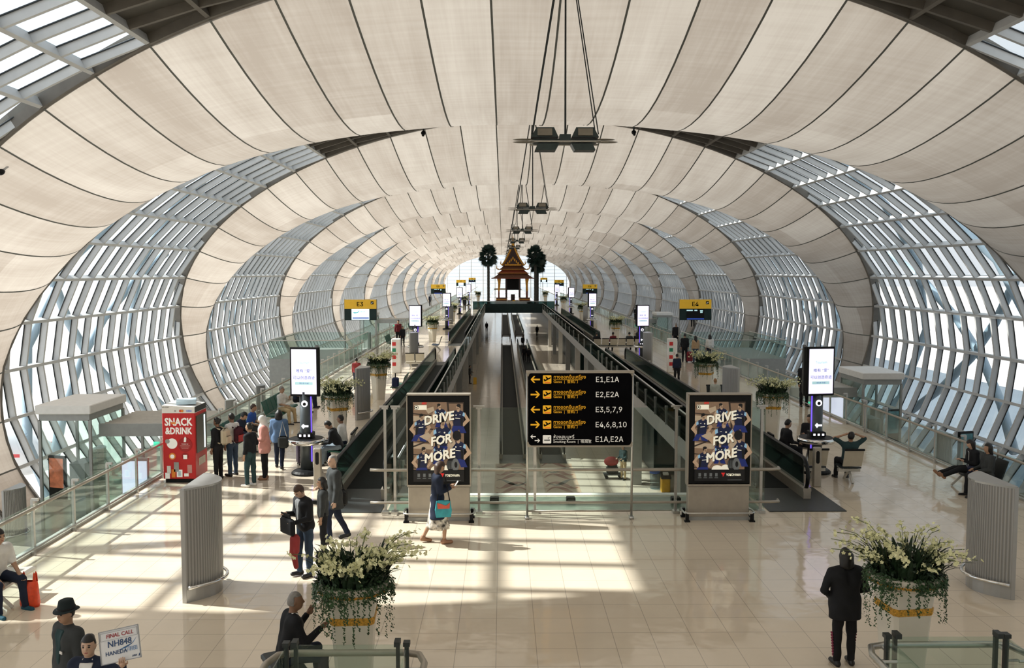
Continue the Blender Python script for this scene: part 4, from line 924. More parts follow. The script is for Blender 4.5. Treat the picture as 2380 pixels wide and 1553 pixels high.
seat_row(6, (-9.9, 84, 0), EAST, 'distant green seat row on the left, beside the second screen column')
seat_row(2, (-6.45, 26.6, 0), math.pi / 2, 'pair of seats beside the left walkway with two men seated', SEATG, PALE)
seat_row(3, (-6.45, 41.5, 0), math.pi / 2, 'green seats behind the left orchid planter with the blue bag')
seat_row(2, (-6.75, 52.6, 0), 0.0, 'pale seat pair seen from behind beside the left recycling totem', SEATC, SEATC)
seat_row(2, (-6.45, 65.0, 0), math.pi / 2, 'pale blue seat pair next to the left walkway, farther along', mat('seat_blue', (.08, .14, .25), .5), PALE)
ax, ay = G(1878, 1100)
seat_row(1, (6.65, 24.05, 0), 0.0, 'beige-backed seat seen from behind, left of the pair by the right screen column', SEATB, SEATC)
seat_row(1, (7.55, 23.95, 0), 0.0, 'beige-backed seat seen from behind with the man stretching in it', SEATB, SEATC)
seat_row(1, (6.42, 25.95, 0), EAST, 'dark seat turned sideways, left of the right screen column', SEATB, SEATB)
seat_row(3, (10.4, 22.9, 0), math.pi / 2, 'seat row along the right railing under the woman with her legs up', SEATB)
seat_row(5, (9.8, 60, 0), math.pi / 2, 'distant seat row along the right railing behind the standing group', SEATB)
seat_row(6, (6.4, 64, 0), 0.0, 'seat row of the crowd beside the right orchid planter', SEATB, SEATC)
sx_, sy_ = G(18, 1415)
seat_row(2, (sx_ - .25, sy_ + .3, 0), EAST, 'pale seat pair at the left photo edge under the man in the white shirt', PALE, PALE)
sx2, sy2 = G(700, 1553 + 130)
SEATED = G(664, 1632)
bn = thing('bench', 'low dark bench under the person with cropped grey hair at the front', 'bench', (SEATED[0], SEATED[1] + .1, 0), R(-62)); MB().cbox((0, -.02, .45), (.9, .44, .08), bev=.02).build('seat', SEATB, bn)
for s in (-1, 1): MB().cbox((s * .38, -.02, .21), (.06, .36, .42)).build('leg', PALE, bn)

# ------------------------------------------------------------------ luggage and bags
def suitcase(x, y, rz, m, label, h=.6):
    s = thing('suitcase', label, 'suitcase', (x, y, 0), rz)
    MB().cbox((0, 0, .06 + h / 2), (.4, .24, h), bev=.04).build('shell', m, s)
    for z in (.25, .45): MB().cbox((0, -.125, z), (.34, .01, .012)).build('rib_line', BLACK, s)
    MB().tube([(-.11, .08, h + .05), (-.11, .08, h + .4), (.11, .08, h + .4), (.11, .08, h + .05)], .012, 6).build('pull_handle', STEEL, s)
    for a in (-.15, .15):
        for b in (-.08, .08): MB().ell((a, b, .035), (.02, .035, .035), 8, 6).build('wheel', BLACK, s)
x, y = G(706, 1080); suitcase(x, y, .5, mat('case_purple', (.045, .03, .06), .4), 'dark purple suitcase standing beside the left screen column')
x, y = G(1602, 842); suitcase(x, y, .2, mat('case_red', (.22, .012, .025), .4), 'dark red suitcase held by the person in tan top')
x, y = G(2256, 1142); suitcase(x, y, 1.2, mat('case_navy', (.012, .018, .055), .4), 'navy suitcase under the legs of the seated woman on the right', .62)
def plastic_bag(x, y, m, label):
    b = thing('shopping_bag', label, 'bag', (x, y, 0)); rg = random.Random(5); rows = []
    for z, hw, hd in ((0, .15, .09), (.06, .17, .11), (.25, .165, .10), (.38, .15, .08), (.44, .14, .05)):
        rows.append([(hw * math.cos(a) * rg.uniform(.93, 1.05), hd * math.sin(a) * rg.uniform(.9, 1.08), z) for a in [2 * math.pi * k / 16 for k in range(16)]])
    MB().loft(rows, True, False).build('body', m, b, True)
    for s in (-1, 1):
        mb = MB()
        for yy in (-.03, .03): mb.prism([(s * .13, .42), (s * .07, .42), (s * .085, .56), (s * .10, .60), (s * .12, .55)], yy - .004, yy + .004)
        mb.build('handle', m, b)
x, y = G(70, 1410); plastic_bag(x, y, mat('bag_red_orange', (.75, .07, .02), .4, 0, .15, 14, .3), 'red-orange plastic carrier bag on the floor at the left edge')
bb = thing('shoulder_bag', 'blue bag on the seat beside the left orchid planter', 'bag', (-6.5, 40.6, .45)); MB().cbox((0, 0, .22), (.3, .35, .42), bev=.05).build('body', mat('bag_navy', (.015, .03, .12), .6), bb); MB().tube([(0, -.12, .42), (0, -.06, .62), (0, .06, .62), (0, .12, .42)], .015, 6).build('strap', BLACK, bb)

# ------------------------------------------------------------------ lower level
for s in (-1, 1):
    for i, yy in enumerate((33, 45, 57, 69, 81, 93, 105, 117, 129)):
        struct(MB().box((s * 5.0 - .22, yy - .3, LZ), (s * 5.0 + .22, yy + .3, -.55)).build('column', GREYP if i % 2 else SLAB))
    for i, (a, b) in enumerate(((28, 41), (47, 62), (70, 88), (96, 122))):
        struct(MB().box((min(s * 6.2, s * 8.9), a, LZ), (max(s * 6.2, s * 8.9), b, -1.2)).build('partition', mat('lower_partition', (.36, .35, .32), .5) if (i + s) % 2 else TEAL))
struct(MB().box((-VX - .6, 22.6, LZ), (VX + .6, 30, LZ + .4)).build('trim_6', TEAL))
INR = mat('inlay_rust', (.30, .10, .065), .4, 0, .1, 5); INB = mat('inlay_slate', (.14, .155, .15), .4, 0, .1, 5); INP = mat('inlay_peach', (.55, .40, .28), .3, 0, .1, 3)
for s in (-1, 1):
    o = struct(MB().box((min(s * .35, s * 2.1), 38, LZ), (max(s * .35, s * 2.1), 49.8, LZ + .004)).build('floor_inlay', INP))
    for j in range(4):
        y0 = 38.6 + j * 2.9
        for m, off, w, kk in ((INR, 0, .13, 1), (INB, 1.2, .09, -1), (INR, 1.9, .10, 1)):
            pts = [Vector((s * (.45 + 1.55 * q), y0 + off + kk * (.75 * math.sin(q * 5.2) + .5 * q), LZ + .004)) for q in np.linspace(0, 1, 22)]
            mb = MB(); rows = []
            for i, p in enumerate(pts):
                t = (pts[min(i + 1, 21)] - pts[max(i - 1, 0)]).normalized(); nn = Vector((-t.y, t.x, 0)); ww = w * (.35 + 1.3 * math.sin(math.pi * i / 21) ** 2); rows.append([tuple(p - nn * ww), tuple(p - nn * ww + Vector((0, 0, .004))), tuple(p + nn * ww + Vector((0, 0, .004))), tuple(p + nn * ww)])
            mb.loft(rows); mb.build('motif', m, o)
BINY = mat('bin_yellow', (.75, .42, .01), .45); BINC = glass('bin_clear', (.72, .80, .84), .3); BAGB = mat('bag_blue', (.03, .10, .40), .5)
x, y = G(1546, 1143, LZ); b = thing('litter_bin', 'yellow litter bin with slanted dark lid on the lower level', 'bin', (x, y, LZ)); MB().cbox((0, 0, .34), (.42, .42, .68), bev=.03).build('body', BINY, b); MB().cbox((0, -.05, .80), (.48, .5, .1), rx=.35).build('lid', BLACK, b); MB().cbox((0, -.1, .9), (.26, .2, .06), rx=.35).build('lid_paper', WHITE, b)
x, y = G(1522, 1136, LZ); b = thing('litter_bin', 'clear litter bin with blue bag rim beside the yellow bin', 'bin', (x, y, LZ)); MB().cyl((0, 0), .24, .02, .8, 14).build('body', BINC, b); MB().cyl((0, 0), .26, .78, .86, 14).build('bag_rim', BAGB, b)
x, y = G(1425, 1112, LZ); c = thing('luggage_cart', 'dark luggage cart with a red cloth on the lower level', 'cart', (x, y, LZ))
MB().box((-.5, -.25, .2), (.5, .25, .26)).build('platform', DGREY, c); MB().tube([(.5, -.25, .26), (.62, -.25, 1.0), (.62, .25, 1.0), (.5, .25, .26)], .02, 6).build('handle', STEEL, c)
for a in (-.35, .35):
    for q in (-.2, .2): MB().ell((a, q, .09), (.09, .03, .09), 10, 6).build('wheel', BLACK, c)
MB().cbox((-.05, 0, .45), (.6, .4, .36), bev=.06).build('basket', BLACK, c); MB().ell((-.1, 0, .88), (.38, .2, .26), 14, 8).build('red_cloth', mat('cloth_red', (.30, .03, .03), .7), c, True); MB().box((-.3, -.12, .6), (.2, .12, .7)).build('support', DGREY, c)
x, y = G(1104, 893, LZ); c = thing('floor_sign', 'yellow folding wet-floor sign beside the cleaner on the lower level', 'floor sign', (x, y, LZ))
for s in (-1, 1): MB().cbox((0, s * .13, .32), (.3, .03, .66), rx=s * .35).build('leaf_board', BINY, c)
x, y = G(1104, 868, LZ); 

# ------------------------------------------------------------------ Thai pavilion and palms on the footbridge
ROOFR = mat('pavilion_roof_brown', (.10, .035, .015), .45, 0, .3, 6); ROOFE = mat('pavilion_roof_red', (.22, .05, .025), .45, 0, .2, 6); GLD = mat('pavilion_gold', (.62, .30, .035), .35, .4, .25, 8); DWOOD = mat('pavilion_dark', (.03, .012, .010), .5, 0, .3, 6)
pv = thing('thai_pavilion', 'golden Thai pavilion with steep tiered roof on the footbridge between two palms', 'pavilion', (0, 150, 0))
MB().box((-2.8, -2.6, 0), (2.8, 2.6, .9)).build('base', DWOOD, pv)
for s in (-1, 1): MB().box((min(s * .9, s * 2.75), -2.75, .9), (max(s * .9, s * 2.75), -2.55, 1.45)).build('balustrade', ROOFR, pv); MB().box((min(s * .95, s * 2.7), -2.78, 1.1), (max(s * .95, s * 2.7), -2.75, 1.2)).build('gold_frieze', GLD, pv)
MB().box((-.9, -3.2, 0), (.9, -2.6, .45)).build('step', DWOOD, pv)
for a in (-2.3, -1.1, 1.1, 2.3):
    for b_ in (-2.2, 2.2): MB().cyl((a, b_), .13, .9, 4.6, 10).build('column', DWOOD if abs(a) < 2 else ROOFE, pv)
for s in (-1, 1): mb = MB(); mb.prism([(s * 1.95, 4.6), (s * 2.6, 4.6), (s * 2.35, 3.4), (s * 2.45, 2.6), (s * 2.2, 2.4), (s * 2.05, 3.3)], -2.42, -2.34); mb.build('carved_bracket', GLD, pv)
def tier(hx, hy, z0, hx1, hy1, z1, m, nm):
    rows = []
    for q in np.linspace(0, 1, 6):
        k = q ** 1.0; c = (1 - q) ** 1.8
        ex, ey = hx1 + (hx - hx1) * c, hy1 + (hy - hy1) * c; rows.append([(-ex, -ey, z0 + (z1 - z0) * q), (ex, -ey, z0 + (z1 - z0) * q), (ex, ey, z0 + (z1 - z0) * q), (-ex, ey, z0 + (z1 - z0) * q)])
    MB().loft(rows).build(nm, m, pv)
tier(3.45, 3.1, 4.55, 2.3, 2.2, 5.5, ROOFR, 'lower_roof'); tier(2.55, 2.5, 5.35, 1.7, 1.8, 6.2, ROOFE, 'middle_roof'); tier(2.35, 2.3, 5.95, 1.55, 1.7, 6.7, ROOFR, 'upper_roof')
for z, hx in ((4.5, 3.5), (5.32, 2.6), (5.92, 2.4)): MB().box((-hx, -hx * .93, z), (hx, hx * .93, z + .12)).build('eave_edge', ROOFE if z < 5 else GLD, pv)
gab = [(-1.75 + 0, 6.6)] + [(-1.75 * (1 - q) ** 1.5, 6.6 + 4.0 * q) for q in np.linspace(.1, 1, 9)]
gpoly = [(x_, z_) for x_, z_ in gab] + [(-x_, z_) for x_, z_ in gab[::-1][1:]]
MB().prism(gpoly, -1.9, 1.9).build('gable_roof', ROOFR, pv)
MB().prism([(x_ * .78, 6.62 + (z_ - 6.6) * .8) for x_, z_ in gpoly], -1.97, -1.9).build('pediment', DWOOD, pv)
for s in (-1, 1):
    mb = MB(); mb.tube([(s * abs(x_) * 1.03, -1.98, z_) for x_, z_ in gab] , [.13] * 9 + [.06], 8); mb.build('bargeboard', GLD, pv)
    MB().tube([(s * 1.7, -1.98, 6.7), (s * 2.0, -1.98, 6.9), (s * 1.95, -1.98, 7.5)], [.12, .1, .02], 8).build('naga_finial', GLD, pv); MB().tube([(s * 2.3, -2.2, 6.0), (s * 2.65, -2.2, 6.15), (s * 2.6, -2.2, 6.9)], [.11, .1, .02], 8).build('naga_finial', GLD, pv)
for k in range(7): MB().ell((0 + (k - 3) * .28, -2.0, 6.85 + (.95 - abs(k - 3) * .28)), (.12, .05, .26), 8, 6).build('gold_carving', GLD, pv)
MB().box((-1.35, -2.02, 6.62), (1.35, -1.95, 6.85)).build('gold_frieze', GLD, pv)
MB().tube([(0, -1.9, 10.5), (0, -1.95, 11.0), (0, -1.8, 11.5)], [.14, .09, .01], 8).build('spire', GLD, pv)
MB().box((-1.2, 1.6, 2.6), (1.2, 1.8, 4.6)).build('screen_wall', BLACK, pv); MB().cyl((0, .5), .35, .9, 1.9, 10).build('altar', DWOOD, pv)
for s in (-1, 1): MB().cyl((s * .95, -3.0), .06, 0, 1.5, 8).build('rope_post', WHITE, pv)
c = thing('floor_sign', 'yellow folding sign in front of the pavilion steps', 'floor sign', (.1, 144.5, 0)); MB().cbox((0, 0, .55), (.42, .3, 1.1)).build('board', BINY, c)

PALMF = mat('palm_frond', (.012, .035, .028), .5, 0, .4, 5); PALMT = mat('palm_trunk', (.035, .035, .03), .8, 0, .3, 6, .3)
def palm_proto(seed, H=8.2):
    rg = random.Random(seed); p = thing('palm_tree', 'x', 'palm', (0, 0, 0))
    mb = MB(); rows = [(.28, 0), (.23, .3)] + [(.20 + .02 * (i % 2), .3 + i * .25) for i in range(1, int(H / .25))]; mb.lathe(rows + [(.2, H)], (0, 0, 0), 10); mb.build('trunk', PALMT, p)
    for k in range(64):
        a = k * 2.39996 + rg.uniform(-.2, .2); el = -1.05 + 2.45 * (k / 63.0) + rg.uniform(-.15, .15); L = rg.uniform(.55, .95); d = Vector((math.cos(a), math.sin(a), 0)); b = Vector((0, 0, H - .1 + .25 * el)); ax = (d * math.cos(el) + Vector((0, 0, math.sin(el)))).normalized(); tip = b + ax * L
        mb = MB(); mb.tube([b, tip], .03, 5)
        sd = ax.cross(Vector((0, 0, 1))); sd = Vector((1, 0, 0)) if sd.length < .1 else sd.normalized()
        n_ = ax.cross(sd); rr = rg.uniform(-.9, .9); sd = (sd * math.cos(rr) + n_ * math.sin(rr)).normalized(); n_ = ax.cross(sd)
        for q in range(-7, 8):                 # fan leaflets
            an = q * .17; e = (ax * math.cos(an) + sd * math.sin(an) - Vector((0, 0, .10))).normalized(); LL = rg.uniform(.85, 1.05) * (1 - .03 * abs(q)); w = n_.cross(e).normalized() * .085
            mb.add([tuple(tip), tuple(tip + e * LL * .5 + w), tuple(tip + e * LL - Vector((0, 0, .12))), tuple(tip + e * LL * .5 - w)], [(0, 1, 2, 3)])
        mb.build('frond', PALMF, p, fix=False)
    return p
pp = palm_proto(4); pp.location = (-3.95, 146, 0); pp['label'] = 'tall fan palm left of the golden pavilion'
p2 = palm_proto(9); p2.location = (3.55, 146, 0); p2['label'] = 'tall fan palm right of the golden pavilion, the one in front'
p3 = palm_proto(14, 7.2); p3.location = (4.05, 150, 0); p3['label'] = 'slightly lower fan palm just behind the right palm'

# ------------------------------------------------------------------ aircraft on the apron, left
FUS = mat('aircraft_white', (.78, .79, .80), .35, 0, .03, 1); STR = mat('aircraft_red', (.60, .03, .04), .4); NAVY = mat('aircraft_blue', (.10, .16, .30), .4)
ac = thing('aircraft', 'white parked airliner with a thin red stripe outside the lower left windows', 'aircraft', (-33, 56, -9), math.pi)
rows = []
for q, r, dz in ((0, .05, -.6), (.6, .8, -.4), (2, 1.4, -.15), (4.5, 1.85, 0), (8, 2.0, 0), (24, 2.0, 0), (32, 1.2, .6), (37, .3, 1.3)): rows.append([(q - 4, r * math.cos(a), 3.6 + dz + r * math.sin(a)) for a in [2 * math.pi * k / 20 for k in range(20)]])
MB().loft(rows).build('fuselage', FUS, ac, True)
for s in (-1, 1):
    mb = MB(); mb.prism([(-2.5, 3.55), (21, 3.55), (21, 3.75), (-2.5, 3.75)], s * 2.0, s * 2.03); mb.build('stripe', STR, ac)
    mb = MB(); mb.prism([(8, s * 1.6), (13, s * 1.6), (19, s * 15), (17, s * 15)], 2.9, 3.15, 'Z'); mb.build('wing', FUS, ac); MB().lathe([(.5, 0), (.8, .3), (.85, 1.6), (.5, 2.6)], (0, 0, 0), 14).build('engine', NAVY, ac, True, loc=(8.5, s * 5.5, 2.0)).rotation_euler = (0, R(90), 0)
    mb = MB(); mb.cyl((12, s * 2.4), .5, 0, 1.0, 12); mb.cyl((12, s * 2.4), .16, .8, 3.1, 8); mb.build('landing_gear', BLACK, ac)
MB().prism([(28, 5.0), (33, 5.0), (36, 10), (33.5, 10)], -.15, .15).build('tail_fin', FUS, ac); mb = MB(); mb.cyl((1, 0), .4, 0, .8, 10); mb.cyl((1, 0), .12, .6, 2.4, 8); mb.build('nose_gear', BLACK, ac)
for k in range(10): MB().cbox((3 + k * 1.8, 2.02, 4.2), (.4, .03, .5)).build('window_port', NAVY, ac)
# ------------------------------------------------------------------ people: one blended surface per body, clothes over it
def surface_net(F, lo, h):
    s = F < 0; nx, ny, nz = F.shape
    c = np.zeros((nx - 1, ny - 1, nz - 1), np.int16)
    for i in (0, 1):
        for j in (0, 1):
            for k in (0, 1): c += s[i:nx - 1 + i, j:ny - 1 + j, k:nz - 1 + k]
    act = (c > 0) & (c < 8); idx = np.full(act.shape, -1, np.int64); cells = np.argwhere(act); idx[act] = np.arange(len(cells))
    acc = np.zeros((len(cells), 3)); cnt = np.zeros(len(cells)); ci, cj, ck = cells.T
    cor = [(0, 0, 0), (1, 0, 0), (0, 1, 0), (1, 1, 0), (0, 0, 1), (1, 0, 1), (0, 1, 1), (1, 1, 1)]
    for a in range(8):
        for b in (a ^ 1, a ^ 2, a ^ 4):
            if b < a: continue
            A, B = cor[a], cor[b]; fa = F[ci + A[0], cj + A[1], ck + A[2]]; fb = F[ci + B[0], cj + B[1], ck + B[2]]
            m = (fa < 0) != (fb < 0); t = fa / np.where(m, fa - fb, 1.0)
            for ax in range(3): acc[:, ax] += np.where(m, A[ax] + t * (B[ax] - A[ax]), 0)
            cnt += m
    V = (cells + acc / cnt[:, None]) * h + lo
    faces = []
    for ax in range(3):
        u, v = [(1, 2), (2, 0), (0, 1)][ax]
        sl0 = [slice(None)] * 3; sl1 = [slice(None)] * 3; sl0[ax] = slice(0, -1); sl1[ax] = slice(1, None)
        d = s[tuple(sl0)] != s[tuple(sl1)]; E = np.argwhere(d); inside = s[tuple(sl0)][d]
        ok = np.all(E > 0, axis=1) & (E[:, u] < F.shape[u] - 1) & (E[:, v] < F.shape[v] - 1); E = E[ok]; inside = inside[ok]
        q = []
        for du, dv in ((1, 1), (0, 1), (0, 0), (1, 0)):
            P = E.copy(); P[:, u] -= du; P[:, v] -= dv; q.append(idx[P[:, 0], P[:, 1], P[:, 2]])
        q = np.stack(q, 1); q = q[np.all(q >= 0, axis=1)] if len(q) else q
        if len(q):
            ins = inside[:len(q)]; q2 = q.copy(); q2[~ins] = q[~ins][:, ::-1]; faces.append(q2)
    return V, (np.concatenate(faces) if faces else np.zeros((0, 4), int))

def blend(prims, h, cut=None):
    pts = []
    for p in prims:
        if p[0] == 'c': r = max(p[3], p[4]); pts += [np.array(p[1]) - r, np.array(p[1]) + r, np.array(p[2]) - r, np.array(p[2]) + r]
        else: r = max(p[2]); pts += [np.array(p[1]) - r, np.array(p[1]) + r]
    pts = np.array(pts); lo = pts.min(0) - 2.5 * h - .01; hi = pts.max(0) + 2.5 * h + .01
    n = np.ceil((hi - lo) / h).astype(int) + 1
    ax = [lo[i] + h * np.arange(n[i]) for i in range(3)]; F = np.full(n, 0.5, np.float32)
    for p in prims:
        k = p[5] if p[0] == 'c' else p[4]
        if p[0] == 'c': a, b = np.array(p[1], float), np.array(p[2], float); r = max(p[3], p[4]); l_, h_ = np.minimum(a, b) - r - k - 2 * h, np.maximum(a, b) + r + k + 2 * h
        else: r = max(p[2]); l_, h_ = np.array(p[1]) - r - k - 2 * h, np.array(p[1]) + r + k + 2 * h
        i0 = np.clip(np.floor((l_ - lo) / h).astype(int), 0, n); i1 = np.clip(np.ceil((h_ - lo) / h).astype(int) + 1, 0, n)
        X = ax[0][i0[0]:i1[0], None, None]; Y = ax[1][None, i0[1]:i1[1], None]; Z = ax[2][None, None, i0[2]:i1[2]]
        if p[0] == 'c':
            ba = b - a; L = max(1e-9, float(ba @ ba)); t = np.clip(((X - a[0]) * ba[0] + (Y - a[1]) * ba[1] + (Z - a[2]) * ba[2]) / L, 0, 1)
            d = np.sqrt((X - a[0] - t * ba[0]) ** 2 + (Y - a[1] - t * ba[1]) ** 2 + (Z - a[2] - t * ba[2]) ** 2) - (p[3] + (p[4] - p[3]) * t)
        else:
            c = np.array(p[1]); M = np.array(p[3]).reshape(3, 3) if p[3] is not None else np.eye(3)   # columns are the axes
            dx, dy, dz = X - c[0], Y - c[1], Z - c[2]; q = 0
            for i in range(3): q = q + ((dx * M[0, i] + dy * M[1, i] + dz * M[2, i]) / p[2][i]) ** 2
            d = (np.sqrt(q) - 1) * min(p[2])
        sl = (slice(i0[0], i1[0]), slice(i0[1], i1[1]), slice(i0[2], i1[2])); G_ = F[sl]
        hh = np.maximum(k - np.abs(G_ - d), 0) / k; F[sl] = np.minimum(G_, d) - hh * hh * k * .25
    if cut is not None: F = np.maximum(F, cut(ax[0][:, None, None], ax[1][None, :, None], ax[2][None, None, :]).astype(np.float32))
    return surface_net(F, lo, h)

def mesh_of(name, V, Fc, m, parent, extra=None):
    me = bpy.data.meshes.new(name); v = [tuple(x) for x in V]; f = [tuple(int(i) for i in x) for x in Fc]
    if extra is not None:
        o = len(v); v += [tuple(x) for x in extra.v]; f += [tuple(i + o for i in q) for q in extra.f]
    me.from_pydata(v, [], f); me.materials.append(m); me.polygons.foreach_set('use_smooth', [True] * len(me.polygons)); me.update()
    o = bpy.data.objects.new(name, me); COL.objects.link(o)
    if parent is not None: o.parent = parent
    return o

SKINS = {'tan': mat('skin_tan', (.42, .25, .16), .5, 0, .06, 8), 'fair': mat('skin_fair', (.55, .36, .26), .5, 0, .06, 8), 'brown': mat('skin_brown', (.24, .13, .08), .5, 0, .06, 8)}
def cl(n, c, r=.8, var=.12): return mat('cloth_' + n, c, r, 0, var, 7, .15, 0, .25)
CBLK = cl('black', (.012, .013, .016)); CNVY = cl('navy', (.015, .022, .045)); CDEN = cl('denim', (.035, .06, .10)); CWHT = cl('white', (.72, .72, .70)); CGRY = cl('charcoal', (.045, .05, .052)); CTAN = cl('tan', (.42, .29, .17)); CPNK = cl('pink', (.62, .30, .26)); CBLU = cl('blue', (.13, .22, .38)); CRED = cl('maroon', (.14, .018, .025)); CKHA = cl('khaki', (.50, .38, .22)); CTEAL = cl('dark_teal', (.025, .055, .06)); CRD2 = cl('red', (.45, .02, .025)); CFLO = mat('cloth_floral', (.50, .46, .40), .8, 0, .96, 11)
HBLK = mat('hair_black', (.008, .007, .007), .5, 0, .3, 20); HBRN = mat('hair_brown', (.05, .025, .015), .5, 0, .3, 20); HGRY = mat('hair_grey', (.22, .21, .20), .6, 0, .2, 20); SHB = mat('shoe_black', (.010, .010, .012), .4); SHW = mat('shoe_white', (.70, .69, .66), .5); SHT = mat('shoe_tan', (.30, .16, .09), .5); LIP = mat('lip', (.30, .06, .06), .5); EYE = mat('eye_dark', (.012, .010, .010), .25)
NP = [0]
def folds(o, seed, amp):                      # soft creases in the cloth
    me = o.data; n = len(me.vertices); v = np.zeros(n * 3); nn = np.zeros(n * 3); me.vertices.foreach_get('co', v); me.vertex_normals.foreach_get('vector', nn); v = v.reshape(-1, 3); nn = nn.reshape(-1, 3); x, y, z = v.T
    d = np.sin(z * 26 + 2.2 * np.sin(x * 13 + seed) + 1.6 * np.sin(y * 15 + seed * 2)) * .6 + np.sin(x * 31 + z * 17 + seed * 3 + 1.5 * np.sin(z * 9)) * .4
    me.vertices.foreach_set('co', (v + nn * (amp * d)[:, None]).ravel()); me.update(); return o
def unit(v): v = np.array(v, float); return v / np.linalg.norm(v)
def ik(S, T, l1, l2, pole):
    S, T = np.array(S, float), np.array(T, float); d = T - S; L = min(np.linalg.norm(d), (l1 + l2) * .995); u = unit(d)
    a = (l1 * l1 - l2 * l2 + L * L) / (2 * L); hh = math.sqrt(max(0, l1 * l1 - a * a)); p = np.array(pole, float); p = p - u * (p @ u); p = unit(p)
    E = S + u * a + p * hh; return unit(E - S), unit(S + u * L - E)
HANG = ((.13, .02, -1), (.02, .16, -1)); PHONE = ((.12, .12, -1), (-.35, .8, .22)); HOLD = ((.14, .05, -1), (-.25, .95, -.15)); HIPA = ((.45, -.1, -1), (-.75, .25, -.35)); LAP = ((.12, .2, -1), (-.3, .95, -.2)); BACKH = ((.75, .1, .55), (-.85, -.25, .35))
LS = ((.04, 0, -1), (.01, -.02, -1)); LW1 = ((.02, .38, -1), (.0, -.06, -1)); LW2 = ((.02, -.22, -1), (.0, -.5, -1)); LSIT = ((.12, 1, -.12), (.02, .08, -1)); LOUT = ((.05, 1, .05), (.0, .95, -.35))
def person(label, x, y, rz, H=1.68, arms=(HANG, HANG), legs=(LS, LS), lean=0, head=(0, 0), top=CBLK, sleeve=1.0, hem=0.0, bottom=CBLK, skirt=None, hair='short', hm=HBLK, skin='tan', shoes=SHB, seat=None, h=.02, face=False, build=1.0, z0=0.0, group=None, heels=0, collar=None, pleg=1.0, front=None):
    NP[0] += 1; sk = SKINS[skin]; S = H / 1.70; a = R(lean); fw = build
    up = np.array([0, math.sin(a), math.cos(a)]); P = np.array([0, 0, 0.0])
    J = {'C': P + up * .44, 'N': P + up * .505}
    hy, hp = R(head[0]), R(head[1]); R1 = Matrix.Rotation(hy, 3, 'Z') @ Matrix.Rotation(hp - a * .4, 3, 'X'); HM = np.array(R1)
    Hc = J['N'] + up * .08 + HM @ np.array([0, .022, .085])
    def hl(p): return tuple(Hc + HM @ np.array(p))
    LT, LSn = .435, .43; UA, FA = .285, .25
    feet = []; leg = []
    for i, s in ((0, -1), (1, 1)):
        t_, s_ = unit((legs[i][0][0] * s, *legs[i][0][1:])), unit((legs[i][1][0] * s, *legs[i][1][1:]))
        hip = P + np.array([s * .088, 0, -.02]); kn = hip + t_ * LT; an = kn + s_ * LSn; ff = np.array([s * .12, 1, 0.0]); tilt = min(0, s_[1]) * .6
        toe = an + unit((s * .12, 1, tilt if abs(s_[1]) > .25 and s_[1] < 0 else (1.1 if s_[1] > .6 else 0))) * .15 + np.array([0, 0, -.05]); heel = an + np.array([0, -.035, -.055]); leg.append((hip, kn, an, toe, heel, s)); feet += [toe[2] - .035, heel[2] - .035]
    dz = (-min(feet)) if seat is None else (seat / S + .115)
    if seat is not None: dz = max(dz, 0)
    arm = []
    for i, s in ((0, -1), (1, 1)):
        sh = J['C'] + np.array([s * .178 * fw, 0, 0])
        if arms[i][0] == 'to':
            T = np.array(arms[i][1]) / S - np.array([0, 0, dz]); u, f = ik(sh, T, UA, FA + .06, arms[i][2])
        else: u, f = unit((arms[i][0][0] * s, *arms[i][0][1:])), unit((arms[i][1][0] * s, *arms[i][1][1:]))
        el = sh + u * UA; wr = el + f * FA; arm.append((sh, el, wr, f, s, arms[i]))
    def T_(p): return tuple((np.array(p) + np.array([0, 0, dz])) * S)
    def prims(L): return [(('c', T_(p[1]), T_(p[2]), p[3] * S, p[4] * S, p[5] * S) if p[0] == 'c' else ('e', T_(p[1]), tuple(q * S for q in p[2]), p[3], p[4] * S)) for p in L]
    tor = [('c', P + np.array([-.065, 0, -.02]), P + np.array([-.05, 0, 0]) + up * .17, .108 * fw, .098 * fw, .05), ('c', P + np.array([.065, 0, -.02]), P + np.array([.05, 0, 0]) + up * .17, .108 * fw, .098 * fw, .05),
           ('c', P + np.array([-.055, 0, 0]) + up * .17, J['C'] + np.array([-.085 * fw, -.0, -.06]), .095 * fw, .105 * fw, .05), ('c', P + np.array([.055, 0, 0]) + up * .17, J['C'] + np.array([.085 * fw, -.0, -.06]), .095 * fw, .105 * fw, .05), ('c', J['C'] + np.array([-.15 * fw, 0, 0]), J['C'] + np.array([.15 * fw, 0, 0]), .058, .058, .05)]
    B = list(tor) + [('c', J['N'] - up * .03, Hc - HM @ np.array([0, .02, .05]), .058, .05, .03)]
    B += [('e', Hc, (.074, .094, .112), HM, .02), ('e', hl((0, .026, -.06)), (.054, .06, .055), HM, .03), ('c', hl((0, .088, .012)), hl((0, .106, -.018)), .009, .014, .012)]
    for s in (-1, 1): B += [('e', hl((s * .075, -.005, -.01)), (.012, .02, .03), HM, .008)]
    for sh, el, wr, f, s, _ in arm: B += [('c', sh, el, .05, .04, .03), ('c', el, wr, .039, .027, .02), ('c', wr, wr + f * .075, .027, .032, .015)]
    for hip, kn, an, toe, heel, s in leg: B += [('c', hip, kn, .085, .055, .03), ('c', kn, an, .054, .036, .02), ('c', heel, toe, .036, .03, .02)]
    V, Fc = blend(prims(B), h)
    fg = MB()
